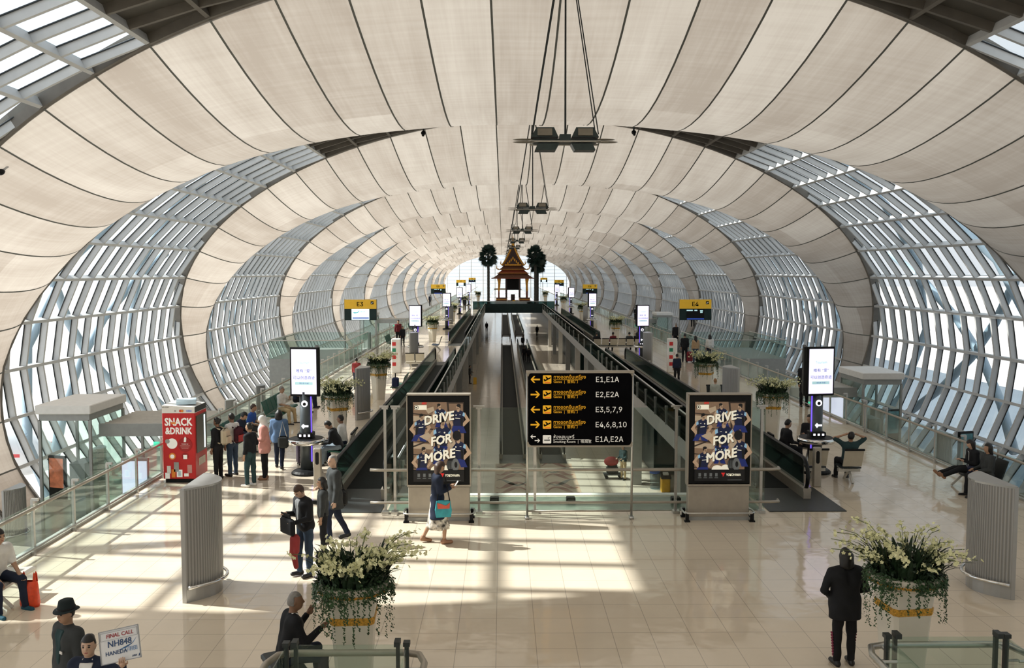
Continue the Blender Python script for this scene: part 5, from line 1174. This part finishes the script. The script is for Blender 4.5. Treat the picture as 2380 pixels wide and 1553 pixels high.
    for sh, el, wr, f, s, spec in arm:          # five fingers rooted in the palm
        w_ = wr + f * .085; side = np.cross(f, np.array([0, 0, 1.0])); side = unit(side) if np.linalg.norm(side) > .2 else np.array([0, 1.0, 0]); side = side * s; nrm = np.cross(side, f)
        if abs(f[2]) > .75: side = np.array([0, 1.0, 0]); side = unit(side - f * (side @ f)); nrm = np.cross(f, side) * s
        curl = .5 if spec[0] != 'to' else .9
        for k, (o, L) in enumerate(((-.027, .062), (-.009, .072), (.010, .078), (.028, .070))):
            b0 = w_ + side * o; b1 = b0 + f * L * .5 - nrm * L * .12 * curl * 2; b2 = b1 + f * L * .38 - nrm * L * .45 * curl
            fg.tube([T_(b0 - f * .02), T_(b0), T_(b1), T_(b2)], [.0095 * S, .0095 * S, .0085 * S, .006 * S], 6)
        t0 = wr + f * .03 + side * .024; fg.tube([T_(t0), T_(t0 + side * .028 + f * .03 - nrm * .008), T_(t0 + side * .03 + f * .062 - nrm * .02)], [.012 * S, .0105 * S, .0075 * S], 6)
    o = mesh_of('person', V, Fc, sk, None, fg); o.location = (x, y, z0); o.rotation_euler = (0, 0, rz); tag(o, label, 'person', group)
    # top
    g = .017; Tp = [(q[0], q[1], q[2], q[3] + g, q[4] + g, q[5]) for q in tor]; Tp.append(('c', J['N'] - up * .06, J['N'] - up * .015, .075, .066, .03))
    for sh, el, wr, f, s, _ in arm:
        Tp.append(('c', sh, sh + (el - sh) * min(1, sleeve * 2), .066, .056 if sleeve > .5 else .062, .04))
        if sleeve > .5: Tp.append(('c', el, el + (wr - el) * min(1, sleeve * 2 - 1), .054, .042, .02))
    if hem > 0:
        if seat is None: Tp += [('c', P + np.array([s * .06, 0, 0]), P + np.array([s * (.07 + .1 * hem), -.01, -hem - .08]), .135 * fw, .135 + .08 * hem, .05) for s in (-1, 1)]
        else:
            for l_ in leg: Tp.append(('c', l_[0], l_[0] + (l_[1] - l_[0]) * min(1, hem * 2), .12, .095, .05))
    zc = (dz - hem - .05) * S
    Vt, Ft = blend(prims(Tp), h, (lambda X, Y, Z: zc - Z + 0 * X + 0 * Y) if (seat is None and lean == 0) else None); folds(mesh_of('coat' if hem > .2 else 'top', Vt, Ft, top, o), NP[0], .006)
    if front is not None:
        Fp = [(q[0], q[1], q[2], q[3] + g + .010, q[4] + g + .010, q[5]) for q in tor] + [('c', J['N'] - up * .07, J['N'] - up * .015, .088, .078, .03)]; z1, z0_ = (dz + J['N'][2] - .02) * S, (dz + .02) * S; y1 = J['C'][1] * S
        Vf, Ff = blend(prims(Fp), min(h, .014), lambda X, Y, Z: np.maximum(np.abs(X) - (.018 + .055 * np.clip((Z - z0_) / (z1 - z0_), 0, 1)), np.maximum(.04 - Y + 0 * Z, np.maximum(Z - z1, z0_ - Z)) + 0 * X)); mesh_of('shirt_front', Vf, Ff, front, o)
    # bottom
    Bt = [(q[0], q[1], q[2] - up * .06, q[3] + .010, q[4] + .008, q[5]) for q in tor[:2]]
    if skirt is None:
        for hip, kn, an, toe, heel, s in leg: Bt += [('c', hip, kn, .100, .072, .035), ('c', kn, kn + (an - kn) * pleg * .98, .070, .056, .02)]
        Vb, Fb = blend(prims(Bt), h); folds(mesh_of('trousers', Vb, Fb, bottom, o), NP[0] + 5, .006)
    else:
        mb = MB(); rings = []
        for q in np.linspace(0, 1, 9):
            rings.append([T_((r_ * math.cos(t) * 1.0, r_ * math.sin(t) * .85 + .02 * q, .08 - (skirt + .08) * q)) for t, r_ in [(2 * math.pi * k / 40, (.155 + .125 * q ** 1.2) * (1 + .07 * q * math.sin(7 * 2 * math.pi * k / 40 + 1))) for k in range(40)]])
        rings += [[tuple(Vector(v) * .97 + Vector((0, 0, .03 * v[2]))) for v in r] for r in rings[:5:-1]]
        mb.loft(rings, True, False); mb.build('skirt', bottom, o, True)
    for hip, kn, an, toe, heel, s in leg:
        q = min(h, .014); Vs, Fs = blend(prims([('c', heel, toe, .044, .038, .02), ('c', heel + np.array([0, .02, .02]), an, .044, .045, .02)]), q); mesh_of('shoe', Vs, Fs, shoes, o)
    # hair
    hh = min(h, .013); Hh = [('e', tuple(Hc + HM @ np.array([0, -.008, .012])), (.083, .102, .118), HM, .02)]
    Mi = HM.T; hcS = np.array(T_(Hc))
    def cutter(fz, fy, lowz):
        def f(X, Y, Z):
            lx_ = (X - hcS[0]) * Mi[0, 0] + (Y - hcS[1]) * Mi[0, 1] + (Z - hcS[2]) * Mi[0, 2]; ly_ = (X - hcS[0]) * Mi[1, 0] + (Y - hcS[1]) * Mi[1, 1] + (Z - hcS[2]) * Mi[1, 2]; lz_ = (X - hcS[0]) * Mi[2, 0] + (Y - hcS[1]) * Mi[2, 1] + (Z - hcS[2]) * Mi[2, 2]
            facebox = np.minimum(ly_ - fy * S, fz * S - lz_ + 0 * lx_); return np.maximum(facebox, lowz * S - lz_)
        return f
    if hair == 'short': V2, F2 = blend(prims(Hh), hh, cutter(.045, .018, -.055)); folds(mesh_of('hair', V2, F2, hm, o), 3, .005)
    elif hair in ('long', 'bob'):
        dn = -.27 if hair == 'long' else -.13
        for s in (-1, 1): Hh.append(('c', hl((s * .055, -.035, .0)), tuple(np.array(hl((s * .06, -.045, 0))) + np.array([0, -.02, dn])), .055, .048, .04))
        Hh.append(('c', hl((0, -.06, 0)), tuple(np.array(hl((0, -.06, 0))) + np.array([0, -.03, dn])), .06, .05, .04)); V2, F2 = blend(prims(Hh), hh, cutter(.045, .028, -.5)); folds(mesh_of('hair', V2, F2, hm, o), 3, .005)
    elif hair == 'bun': Hh.append(('e', hl((0, -.105, .05)), (.042, .042, .042), HM, .02)); V2, F2 = blend(prims(Hh), hh, cutter(.055, .018, -.06)); folds(mesh_of('hair', V2, F2, hm, o), 3, .005)
    elif hair == 'thin': V2, F2 = blend(prims([('e', tuple(Hc + HM @ np.array([0, -.006, .0])), (.082, .102, .119), HM, .02)]), hh, cutter(.06, -.01, -.05)); folds(mesh_of('hair', V2, F2, hm, o), 3, .005)
    elif hair == 'hijab':
        Hh = [('e', tuple(Hc + HM @ np.array([0, -.005, .005])), (.09, .108, .125), HM, .03), ('c', hl((0, -.02, -.06)), tuple(J['N'] - up * .1), .085, .15, .05), ('c', tuple(J['N'] - up * .1 + np.array([0, .03, 0])), tuple(J['N'] - up * .24 + np.array([0, .05, 0])), .13, .11, .05)]
        V2, F2 = blend(prims(Hh), hh, cutter(.06, .06, -.065) if False else None)
        me_ = mesh_of('headscarf', V2, F2, hm, o)
        fc, ff_ = blend(prims([('e', hl((0, .048, -.012)), (.058, .066, .088), HM, .02), ('c', hl((0, .10, .012)), hl((0, .118, -.018)), .009, .014, .012)]), hh); mesh_of('face', fc, ff_, sk, o)
    elif hair == 'hat':
        V2, F2 = blend(prims(Hh), hh, cutter(.03, .01, -.05)); mesh_of('hair', V2, F2, HBLK, o)
        mb = MB(); RM = Matrix([list(r) for r in HM]); c0 = Vector(T_(Hc)); prof = [(.001, .165), (.05, .168), (.076, .155), (.088, .10), (.096, .055), (.10, .05), (.135, .042), (.138, .036), (.10, .03), (.09, .03)]
        rows = [[tuple(c0 + RM @ Vector((r * math.cos(t) * S, r * 1.12 * math.sin(t) * S - .01, z * S + .008 * math.cos(2 * t) * (1 if r > .12 else 0)))) for t in [2 * math.pi * k / 24 for k in range(24)]] for r, z in prof]
        mb.loft(rows, False, False); hat = mb.build('hat', hm, o, True)
        mb = MB(); mb.loft([[tuple(c0 + RM @ Vector((r * math.cos(t) * S, r * 1.12 * math.sin(t) * S - .01, z * S))) for t in [2 * math.pi * k / 24 for k in range(24)]] for r, z in ((.0985, .052), (.097, .075), (.0945, .075))], False, False); mb.build('hat_band', BLACK, hat, True)
    if face:
        for s in (-1, 1):
            RM = Matrix([list(r) for r in HM]); MB().ell((0, 0, 0), (.0150 * S, .008 * S, .0085 * S), 10, 6, RM).build('eye', EYE, o, True, loc=T_(hl((s * .030, .0865, .008))))
            MB().ell((0, 0, 0), (.019 * S, .006 * S, .0045 * S), 8, 6, RM).build('eyebrow', hm if hair not in ('hijab', 'hat') else HBLK, o, True, loc=T_(hl((s * .031, .086, .028))))
        MB().ell((0, 0, 0), (.021 * S, .007 * S, .0075 * S), 10, 6, RM).build('mouth', LIP, o, True, loc=T_(hl((0, .0895, -.056))))
    if collar is not None:
        for s in (-1, 1):
            n0 = J['N'] + up * -.005
            MB().loft([[T_(n0 + np.array(q)) for q in r] for r in (((s * .0, .078, -.10), (s * .012, .085, -.11), (s * .012, .08, -.11), (0, .074, -.1)), ((s * .055, .055, .02), (s * .075, .055, -.02), (s * .075, .05, -.02), (s * .05, .045, .02)), ((s * .06, -.02, .035), (s * .085, -.02, .0), (s * .08, -.03, .0), (s * .055, -.03, .035)))]).build('collar', collar, o)
    o['_h'] = 0; del o['_h']
    return o, T_, arm
def PH(px, pf, ph):
    x, y = G(px, pf); return x, y, max(1.45, min(1.86, AT(px, ph, y).z))
AWAY, LEFT, RIGHT, TOWARD = 0.0, math.pi / 2, -math.pi / 2, math.pi
def world(o, p):
    M = Matrix.Translation(o.location) @ Matrix.Rotation(o.rotation_euler.z, 4, 'Z'); return M @ Vector(p)

# --- foreground
x, y, H = PH(1960, 1546, 1285)
o, T_, A_ = person('person in black jacket and leggings seen from behind beside the right planter', x, y, .12, H, arms=(((.38, .0, -1), (-.55, .55, -.45)), ((.36, .0, -1), (-.55, .6, -.4))), legs=(LS, ((.06, .0, -1), (.0, .0, -1))), hair='bob', hem=.20, top=CBLK, bottom=cl('leggings', (.010, .010, .012)), build=1.28, h=.015)
LEGP = cl('leggings_pink', (.20, .025, .06))
for s in (-1, 1):
    for k in range(9): MB().ell((s * (.181 - .0035 * k), .01, (.50 - k * .042) * H / 1.7), (.012, .035, .017), 8, 6).build('pink_print', LEGP, o)
x, y, H = PH(1017, 1262, 1075)
o, T_, A_ = person('person walking with a phone in a long navy cardigan over a pale floral skirt', x, y, RIGHT + .15, H, arms=(PHONE, PHONE), legs=(LW2, LW1), head=(-5, -28), hair='long', hm=HBRN, top=CNVY, hem=.36, bottom=CFLO, skirt=.62, shoes=SHT, h=.016, face=True)
hp = world(o, T_(A_[0][2] + A_[0][3] * .12)); ph = thing('mobile_phone', 'pale mobile phone in the hands of the walker in navy', 'phone', hp, o.rotation_euler.z); MB().cbox((.03, .035, .02), (.075, .012, .15), rx=-.6, bev=.004).build('body', WHITE, ph)
hb = world(o, (.24, .10, .62)); BGT = mat('bag_teal', (.03, .30, .36), .6, 0, .2, 9); BGR = mat('bag_coral', (.60, .10, .06), .6)
sb = thing('shoulder_bag', 'teal and coral patterned bag hanging beside the walker with the phone', 'bag', hb, o.rotation_euler.z)
MB().prism([(-.15, .0), (.15, .0), (.17, .14), (.14, .33), (-.14, .33), (-.17, .14)], 0, .09, 'X').build('body', BGT, sb); MB().prism([(-.12, .18), (.12, .18), (.13, .30), (.05, .24), (-.05, .28), (-.13, .3)], .09, .097, 'X').build('coral_print', BGR, sb); MB().tube([(.04, -.13, .33), (-.08, -.05, .78), (-.08, .05, .78), (.04, .13, .33)], .012, 6).build('strap', BLACK, sb)
x, y, H = PH(712, 1338, 1128)
o, T_, A_ = person('person in black jacket and jeans looking down, holding a black folder and red garment', x, y, LEFT + .75, max(H, 1.7), arms=(HOLD, PHONE), legs=(LS, ((.03, .22, -1), (0, -.05, -1))), head=(8, -38), lean=6, hair='short', hm=HBRN, top=CBLK, bottom=CDEN, skin='fair', h=.015, face=True, build=1.12, front=cl('grey_shirt', (.25, .26, .27)))
hp = world(o, (-.06, .40, 1.02)); bg = thing('folder_bag', 'black folder held by the person with the red garment', 'bag', hp, o.rotation_euler.z); MB().cbox((0, 0, 0), (.42, .10, .30), bev=.03).build('body', CBLK, bg); MB().cbox((.05, .0, .17), (.3, .02, .12), rx=-.3).build('flap', CBLK, bg)
hp = world(o, (-.20, .34, .80)); rg_ = thing('red_garment', 'red garment hanging from the arm of the person with the black folder', 'garment', hp, o.rotation_euler.z)
V2, F2 = blend([('c', (0, 0, 0), (.02, .02, -.25), .09, .07, .04), ('c', (.02, .02, -.25), (-.03, 0, -.5), .06, .045, .04), ('c', (-.05, 0, -.05), (-.09, .02, -.2), .06, .05, .04)], .014); mesh_of('cloth', V2, F2, CRD2, rg_)
x, y, H = PH(778, 1258, 1072)
o, T_, A_ = person('grey-haired person in a dark long coat walking with a black shoulder bag', x, y, LEFT + .45, max(H, 1.78), arms=(HANG, HOLD), legs=(LW1, LW2), head=(20, -5), hair='thin', hm=HGRY, top=CGRY, hem=.22, bottom=CNVY, skin='fair', h=.017, face=True, build=1.05)
hp = world(o, (.30, -.18, .82)); bg = thing('shoulder_bag', 'black bag on the back of the grey-haired person', 'bag', hp, o.rotation_euler.z); MB().cbox((0, 0, .0), (.20, .36, .36), bev=.06).build('body', BLACK, bg); MB().tube([(0, -.1, .17), (-.1, .0, .6), (0, .1, .17)], .016, 6).build('strap', BLACK, bg)
x, y = G(752, 1292); person('black-haired person between the one with the folder and the grey-haired one', x, y, LEFT + .2, 1.52, hair='bob', top=CGRY, bottom=CBLK, h=.018, face=True, head=(10, 0), arms=(HANG, PHONE))

# --- queue at the vending machine
x, y, H = PH(508, 1114, 976); o, T_, A_ = person('person in black with a cream backpack, left end of the queue at the red machine', x, y, LEFT - .3, H, top=CBLK, bottom=CBLK, hair='bun', skin='brown', h=.02)
def backpack(o, m, label, z=1.02, s=1.0, m2=None):
    bp = thing('backpack', label, 'bag', world(o, (0, -.15, z)), o.rotation_euler.z); MB().cbox((0, -.09 * s, .16 * s), (.30 * s, .18 * s, .44 * s), bev=.06 * s).build('body', m, bp); MB().cbox((0, -.195 * s, .08 * s), (.22 * s, .05 * s, .2 * s), bev=.02 * s).build('pocket', m2 or m, bp)
    for k in (-1, 1): MB().tube([(k * .10, -.0, .36 * s), (k * .11, .14, .40 * s), (k * .12, .26, .28 * s), (k * .12, .24, .05), (k * .11, -.0, -.02)], .018, 6).build('strap', m, bp)
backpack(o, mat('pack_cream', (.52, .45, .33), .7), 'cream backpack of the first person in the queue')
x, y, H = PH(533, 1106, 966); o, T_, A_ = person('person in white top and jeans with a dark maroon backpack, facing the red machine', x + .1, y, LEFT - .5, H, top=CWHT, bottom=CDEN, hair='short', skin='brown'); backpack(o, cl('pack_maroon', (.05, .012, .02)), 'dark maroon backpack with a red tab in the queue', 1.0, 1.0, CRD2)
x, y, H = PH(583, 1131, 988); person('person in black with hand on hip and white shoes in the queue', x, y, LEFT - .25, H, arms=(HANG, HIPA), legs=(((.04, .12, -1), (0, -.02, -1)), ((.04, -.06, -1), (0, -.05, -1))), top=CBLK, bottom=CTEAL, hair='bun', shoes=SHW, build=1.1)
x, y, H = PH(616, 1114, 970); person('person in a white headscarf and pink shirt beside the queue', x, y, LEFT + .1, H, arms=(HOLD, HANG), top=CPNK, hem=.18, bottom=CBLK, hair='hijab', hm=CWHT, shoes=SHT, head=(10, -18), build=1.08)
x, y, H = PH(650, 1088, 956); o, T_, A_ = person('person in a blue denim jacket with dark hair walking away, bag on the back', x, y, AWAY + .12, H, arms=(HANG, HANG), legs=(LW1, LW2), top=CBLU, hem=.12, bottom=CNVY, hair='bob', build=1.1); bg = thing('shoulder_bag', 'dark bag on the shoulder of the person in the blue jacket', 'bag', world(o, (.14, -.24, .74)), .12); MB().cbox((0, 0, 0.05), (.30, .14, .34), bev=.05).build('body', CGRY, bg); MB().tube([(-.1, 0, .2), (-.02, .06, .62), (.1, 0, .2)], .014, 6).build('strap', PALE, bg)

# --- seated along the left railing and by the screen column
SEAT = dict(legs=(LSIT, LSIT), seat=.45, arms=(LAP, LAP))
person('person in a dark jacket hunched on the green seats behind the queue', -9.95, 27.9, RIGHT, 1.72, **SEAT, lean=22, top=CNVY, bottom=CBLK, head=(0, -25), build=1.25)
person('person in a bright blue vest seated behind the queue', -9.9, 29.3, RIGHT, 1.70, **SEAT, lean=12, top=cl('vest_blue', (.03, .09, .35)), sleeve=.3, bottom=CGRY, hair='short', hm=HBRN)
person('person in a white shirt and khaki trousers seated with one arm out, left railing', -9.9, 33.6, RIGHT - .25, 1.74, legs=(LSIT, ((.35, .95, -.1), (.1, .12, -1))), seat=.45, arms=(((.75, .25, -.55), (-.3, .6, .7)), LAP), top=CWHT, sleeve=.4, bottom=CKHA, hair='short', hm=HGRY, face=True)
person('person in a dark shirt seated beside the left screen', -9.9, 36.0, RIGHT, 1.72, **SEAT, lean=8, top=CNVY, sleeve=.4, bottom=CBLK)
person('person in red with a black cap seated behind the dark-shirted person at the left railing', -9.9, 37.4, RIGHT, 1.70, **SEAT, top=CRD2, bottom=CNVY)
person('person in black bent over on the seat at the left screen column', -6.45, 26.25, LEFT, 1.74, **SEAT, lean=24, top=CBLK, bottom=cl('light_jeans', (.20, .25, .30)), head=(0, -30))
person('person in a white and dark top seated behind the bent person in black', -6.45, 26.95, LEFT, 1.70, **SEAT, lean=6, top=CWHT, bottom=CNVY, hair='short', skin='brown')

# --- left edge and bottom
sx_, sy_ = G(18, 1415)
o, T_, A_ = person('person in a white T-shirt and navy trousers seated at the left photo edge', sx_ - .22, sy_ + .05, RIGHT - .5, 1.74, legs=(((.22, 1, -.1), (.02, .12, -1)), ((.3, 1, -.1), (.1, .15, -1))), seat=.45, arms=(((.1, .35, -1), (-.1, .75, -.6)), ((.1, .35, -1), (-.1, .75, -.6))), lean=12, top=CWHT, sleeve=.42, bottom=CNVY, shoes=cl('shoe_teal', (.02, .08, .12)), h=.015, face=True)
d1 = AT(158, 1440, 10.5)
o, T_, A_ = person('person in a dark hat and charcoal jacket at the lower left', d1.x, 10.5, LEFT + .95, AT(158, 1402, 10.5).z - .055, arms=(HANG, HANG), head=(6, -2), hair='hat', hm=cl('hat', (.014, .022, .024)), top=CGRY, hem=.16, bottom=CNVY, skin='tan', h=.012, face=True, build=1.12, front=CTEAL)
bdg = MB(); bdg.cbox((-.10, .152, AT(158, 1503, 10.5).z), (.05, .008, .032)).build('name_badge', WHITE, o)
d2 = AT(207, 1500, 9.7); H2 = AT(207, 1487, 9.7).z
hand = AT(284, 1545, 9.42); rel = Vector((-(hand.x - d2.x), -(hand.y - 9.7), hand.z))
o, T_, A_ = person('person in dark blazer with tied-back hair holding up a FINAL CALL board', d2.x, 9.7, TOWARD, H2, arms=(('to', tuple(rel), (-.5, -.3, -.8)), HANG), head=(8, 0), hair='bun', top=CNVY, hem=.12, bottom=CNVY, collar=CWHT, skin='fair', h=.0105, face=True, front=CWHT)
BRD = mat('board_white', (.70, .71, .72), .5, 0, .03, 5); BRE = mat('board_edge', (.32, .33, .35), .5); TRED = mat('print_maroon', (.32, .02, .03), .5); TNAV = mat('print_navy', (.02, .06, .16), .5); TLB = mat('print_light_blue', (.08, .22, .48), .5)
pc = AT(279, 1499, 9.50); fb = thing('notice_board', 'white FINAL CALL NH848 HANEDA notice board held up at the lower left', 'notice board', pc)
fb.rotation_euler = (R(-18), R(-12.5), 0)
MB().cbox((0, 0, 0), (.435, .014, .345)).build('board', BRD, fb)
for c_, d_ in (((0, -.009, .168), (.435, .01, .008)), ((0, -.009, -.168), (.435, .01, .008)), ((.214, -.009, 0), (.008, .01, .345)), ((-.214, -.009, 0), (.008, .01, .345)), ((0, -.009, .07), (.40, .004, .003)), ((0, -.009, .148), (.40, .004, .003)), ((.2, -.009, .109), (.003, .004, .08)), ((-.2, -.009, .109), (.003, .004, .08))): MB().cbox(c_, d_).build('border', BRE, fb)
for tx, z, sz, m, xx, al, sh in (('FINAL CALL', .108, .056, TRED, .01, 'CENTER', .1), ('NH848', .022, .088, TNAV, .0, 'CENTER', .05), ('HANEDA', -.070, .058, TNAV, -.045, 'CENTER', .05), ('/羽田', -.062, .05, TLB, .075, 'LEFT', 0), ('ANA', -.137, .036, TNAV, .12, 'LEFT', .25)):
    text('lettering', tx, sz, m, fb, (xx, -.0095, z), align=al, fat=.014 if tx.isascii() else .0, shear=sh, ext=.001)
MB().prism([(-.02, -.05), (.06, -.045), (.12, -.02), (.19, .05), (.15, .0), (.09, -.035)], -.0092, -.0082).build('swoosh', TLB, fb); MB().prism([(.19, -.15), (.2, -.125), (.212, -.12), (.205, -.15)], -.0105, -.0085).build('swoosh', TNAV, fb)
o, T_, A_ = person('person with cropped grey hair in black seated with a hand raised beside the planter', SEATED[0], SEATED[1] + .1, R(-62), 1.74, legs=(LSIT, LSIT), seat=.5, arms=(((.15, .35, -1), (-.1, .55, .75)), ((.15, .4, -1), (-.2, .75, .45))), lean=10, head=(-20, 4), hair='thin', hm=HGRY, top=CBLK, bottom=CNVY, skin='brown', h=.014, collar=CWHT)

# --- right side
person('person seated facing away with hands clasped behind the head, by the right screen column', 7.55, 24.0, AWAY, 1.74, legs=(LSIT, LSIT), seat=.46, arms=(BACKH, BACKH), lean=-14, top=CTEAL, sleeve=.45, bottom=CBLK, head=(0, 12))
person('person in black slumped on the sideways seat left of the right screen column', 6.42, 25.95, RIGHT + .2, 1.72, **SEAT, lean=10, top=CBLK, bottom=CBLK)
person('person behind the charging ring of the right screen column, using a phone', 7.5, 26.95, TOWARD - .6, 1.68, legs=(LSIT, LSIT), seat=.45, arms=(PHONE, PHONE), top=CBLK, bottom=CBLK, hair='short'); seat_row(1, (7.5, 26.95, 0), TOWARD - .6, 'dark seat behind the right screen column', SEATB, SEATB)
x, y = G(1868, 945); person('tall person in black standing behind the right screen column', x, y, TOWARD, 1.84, top=CBLK, hem=.15, bottom=CBLK)
o, T_, A_ = person('person in black seated at the right railing with legs stretched over a suitcase', 10.35, 22.9, LEFT, 1.68, legs=(LOUT, ((.1, 1, .02), (.0, .95, -.3))), seat=.46, arms=(PHONE, PHONE), lean=4, head=(0, -25), hair='bob', top=CBLK, bottom=CBLK, shoes=SHT, skin='fair')
person('person seated at the right photo edge in dark clothes reading', 10.4, 22.3, LEFT, 1.68, **SEAT, top=CGRY, bottom=CBLK, hair='bob')
for px, pf, ph_, rz, kw, lb in ((1571, 813, 752, AWAY, dict(top=CBLK, bottom=CBLK, hair='thin', hm=HGRY), 'tall person in black, left of the standing group on the right deck'), (1591, 842, 778, AWAY - .3, dict(top=CBLK, bottom=CBLK), 'person in black with the red suitcase in the standing group'),
        (1616, 845, 783, AWAY + .2, dict(top=CTAN, bottom=CDEN, hair='long'), 'person in a tan top and jeans in the standing group'), (1649, 843, 780, AWAY, dict(top=CWHT, bottom=CNVY, hair='bob'), 'person in a white top in the standing group, behind the planter'), (1610, 760, 708, AWAY, dict(top=CGRY, bottom=CBLK), 'small dark standing figure in front of the E4 gate windows'),
        (926, 802, 745, TOWARD, dict(top=CRED, bottom=CBLK, hair='short'), 'person in a dark red shirt walking on the left deck below the E3 sign'), (936, 805, 760, TOWARD + .4, dict(top=CBLK, bottom=CBLK, hair='long'), 'person with long hair beside the person in the dark red shirt'), (966, 795, 742, AWAY, dict(top=CNVY, bottom=CBLK), 'dark figure behind the second screen column on the left'),
        (829, 905, 833, AWAY, dict(top=CRD2, bottom=CNVY), 'child-sized person in red behind the left silver pillar'), (1573, 892, 828, AWAY, dict(top=CNVY, bottom=CBLK), 'person on the right moving walkway behind glass'), (1080, 722, 693, AWAY, dict(top=CBLK, bottom=CBLK), 'tiny dark figure at the end of the left walkway'), (1000, 712, 686, AWAY, dict(top=CNVY, bottom=CBLK), 'tiny dark figure far along the left railing')):
    x, y, H = PH(px, pf, ph_); person(lb, x, y, rz, H if 'child' not in lb else 1.45, h=.028, **kw)
for dx, dy, rz, kw, lb in ((-1.45, .05, AWAY, dict(top=CBLK), 'seated person in black at the left end of the right-deck crowd'), (-.3, .0, AWAY + .3, dict(top=CRED), 'seated person in maroon in the middle of the right-deck crowd'), (.85, .0, AWAY, dict(top=CGRY, skin='fair'), 'seated person in grey in the right-deck crowd'), (1.4, .0, AWAY - .3, dict(top=CBLK, hair='long'), 'seated person with long hair at the right end of the right-deck crowd')):
    person(lb, 6.4 + dx, 64.05 + dy, rz, 1.72, h=.028, legs=(LSIT, LSIT), seat=.45, arms=(LAP, LAP), **kw)
x, y = G(1490, 806); person('person in black standing at the right screen column of the crowd', x, y, AWAY, 1.74, top=CBLK, bottom=CBLK, hair='long', h=.028)
x, y = G(1478, 752); person('person standing behind the seated crowd, arms folded', x, y, TOWARD, 1.76, top=CBLK, bottom=CBLK, arms=(HOLD, HOLD), h=.028)
seat_row(2, (7.25, 36.9, 0), TOWARD, 'seat pair behind glass on the right with the blond seated child', SEATB, SEATB)
person('blond child in a pale shirt seated behind the right walkway glass', 7.0, 36.95, TOWARD + math.pi * .85, 1.5, legs=(LSIT, LSIT), seat=.45, arms=(LAP, LAP), top=cl('pale_green', (.42, .45, .40)), bottom=CDEN, hair='short', hm=mat('hair_blond', (.30, .16, .07), .6), skin='fair', h=.022)
# --- lower level
x, y = G(1449, 1116, LZ); person('person in a dark top pushing the luggage cart on the lower level', x, y + .1, LEFT + .7, 1.75, z0=LZ, arms=(HOLD, HOLD), top=CTEAL, bottom=CKHA, hair='short', h=.022)
x, y = G(1092, 892, LZ); person('cleaner in grey on the lower level next to the yellow floor sign', x, y, RIGHT, 1.7, z0=LZ, top=CGRY, bottom=CBLK, arms=(HOLD, HANG), h=.028)
x, y = G(1131, 772, LZ); person('dark figure standing on the lower level near the footbridge, left', x, y, AWAY, 1.75, z0=LZ, top=CBLK, bottom=CBLK, h=.03)
for xx, yy, lb in ((.9, 108, 'walker in black on the right lower walkway, left one'), (1.35, 106, 'walker in black on the right lower walkway, right one'), (1.1, 126, 'pair-less walker in dark clothes at the far end of the right lower walkway'), (4.0, 150, 'dark figure under the footbridge on the right')):
    person(lb, xx, yy, AWAY, 1.72, z0=LZ + (.03 if xx < 2 else 0), top=CBLK, bottom=CBLK, legs=(LW1, LW2), h=.03)
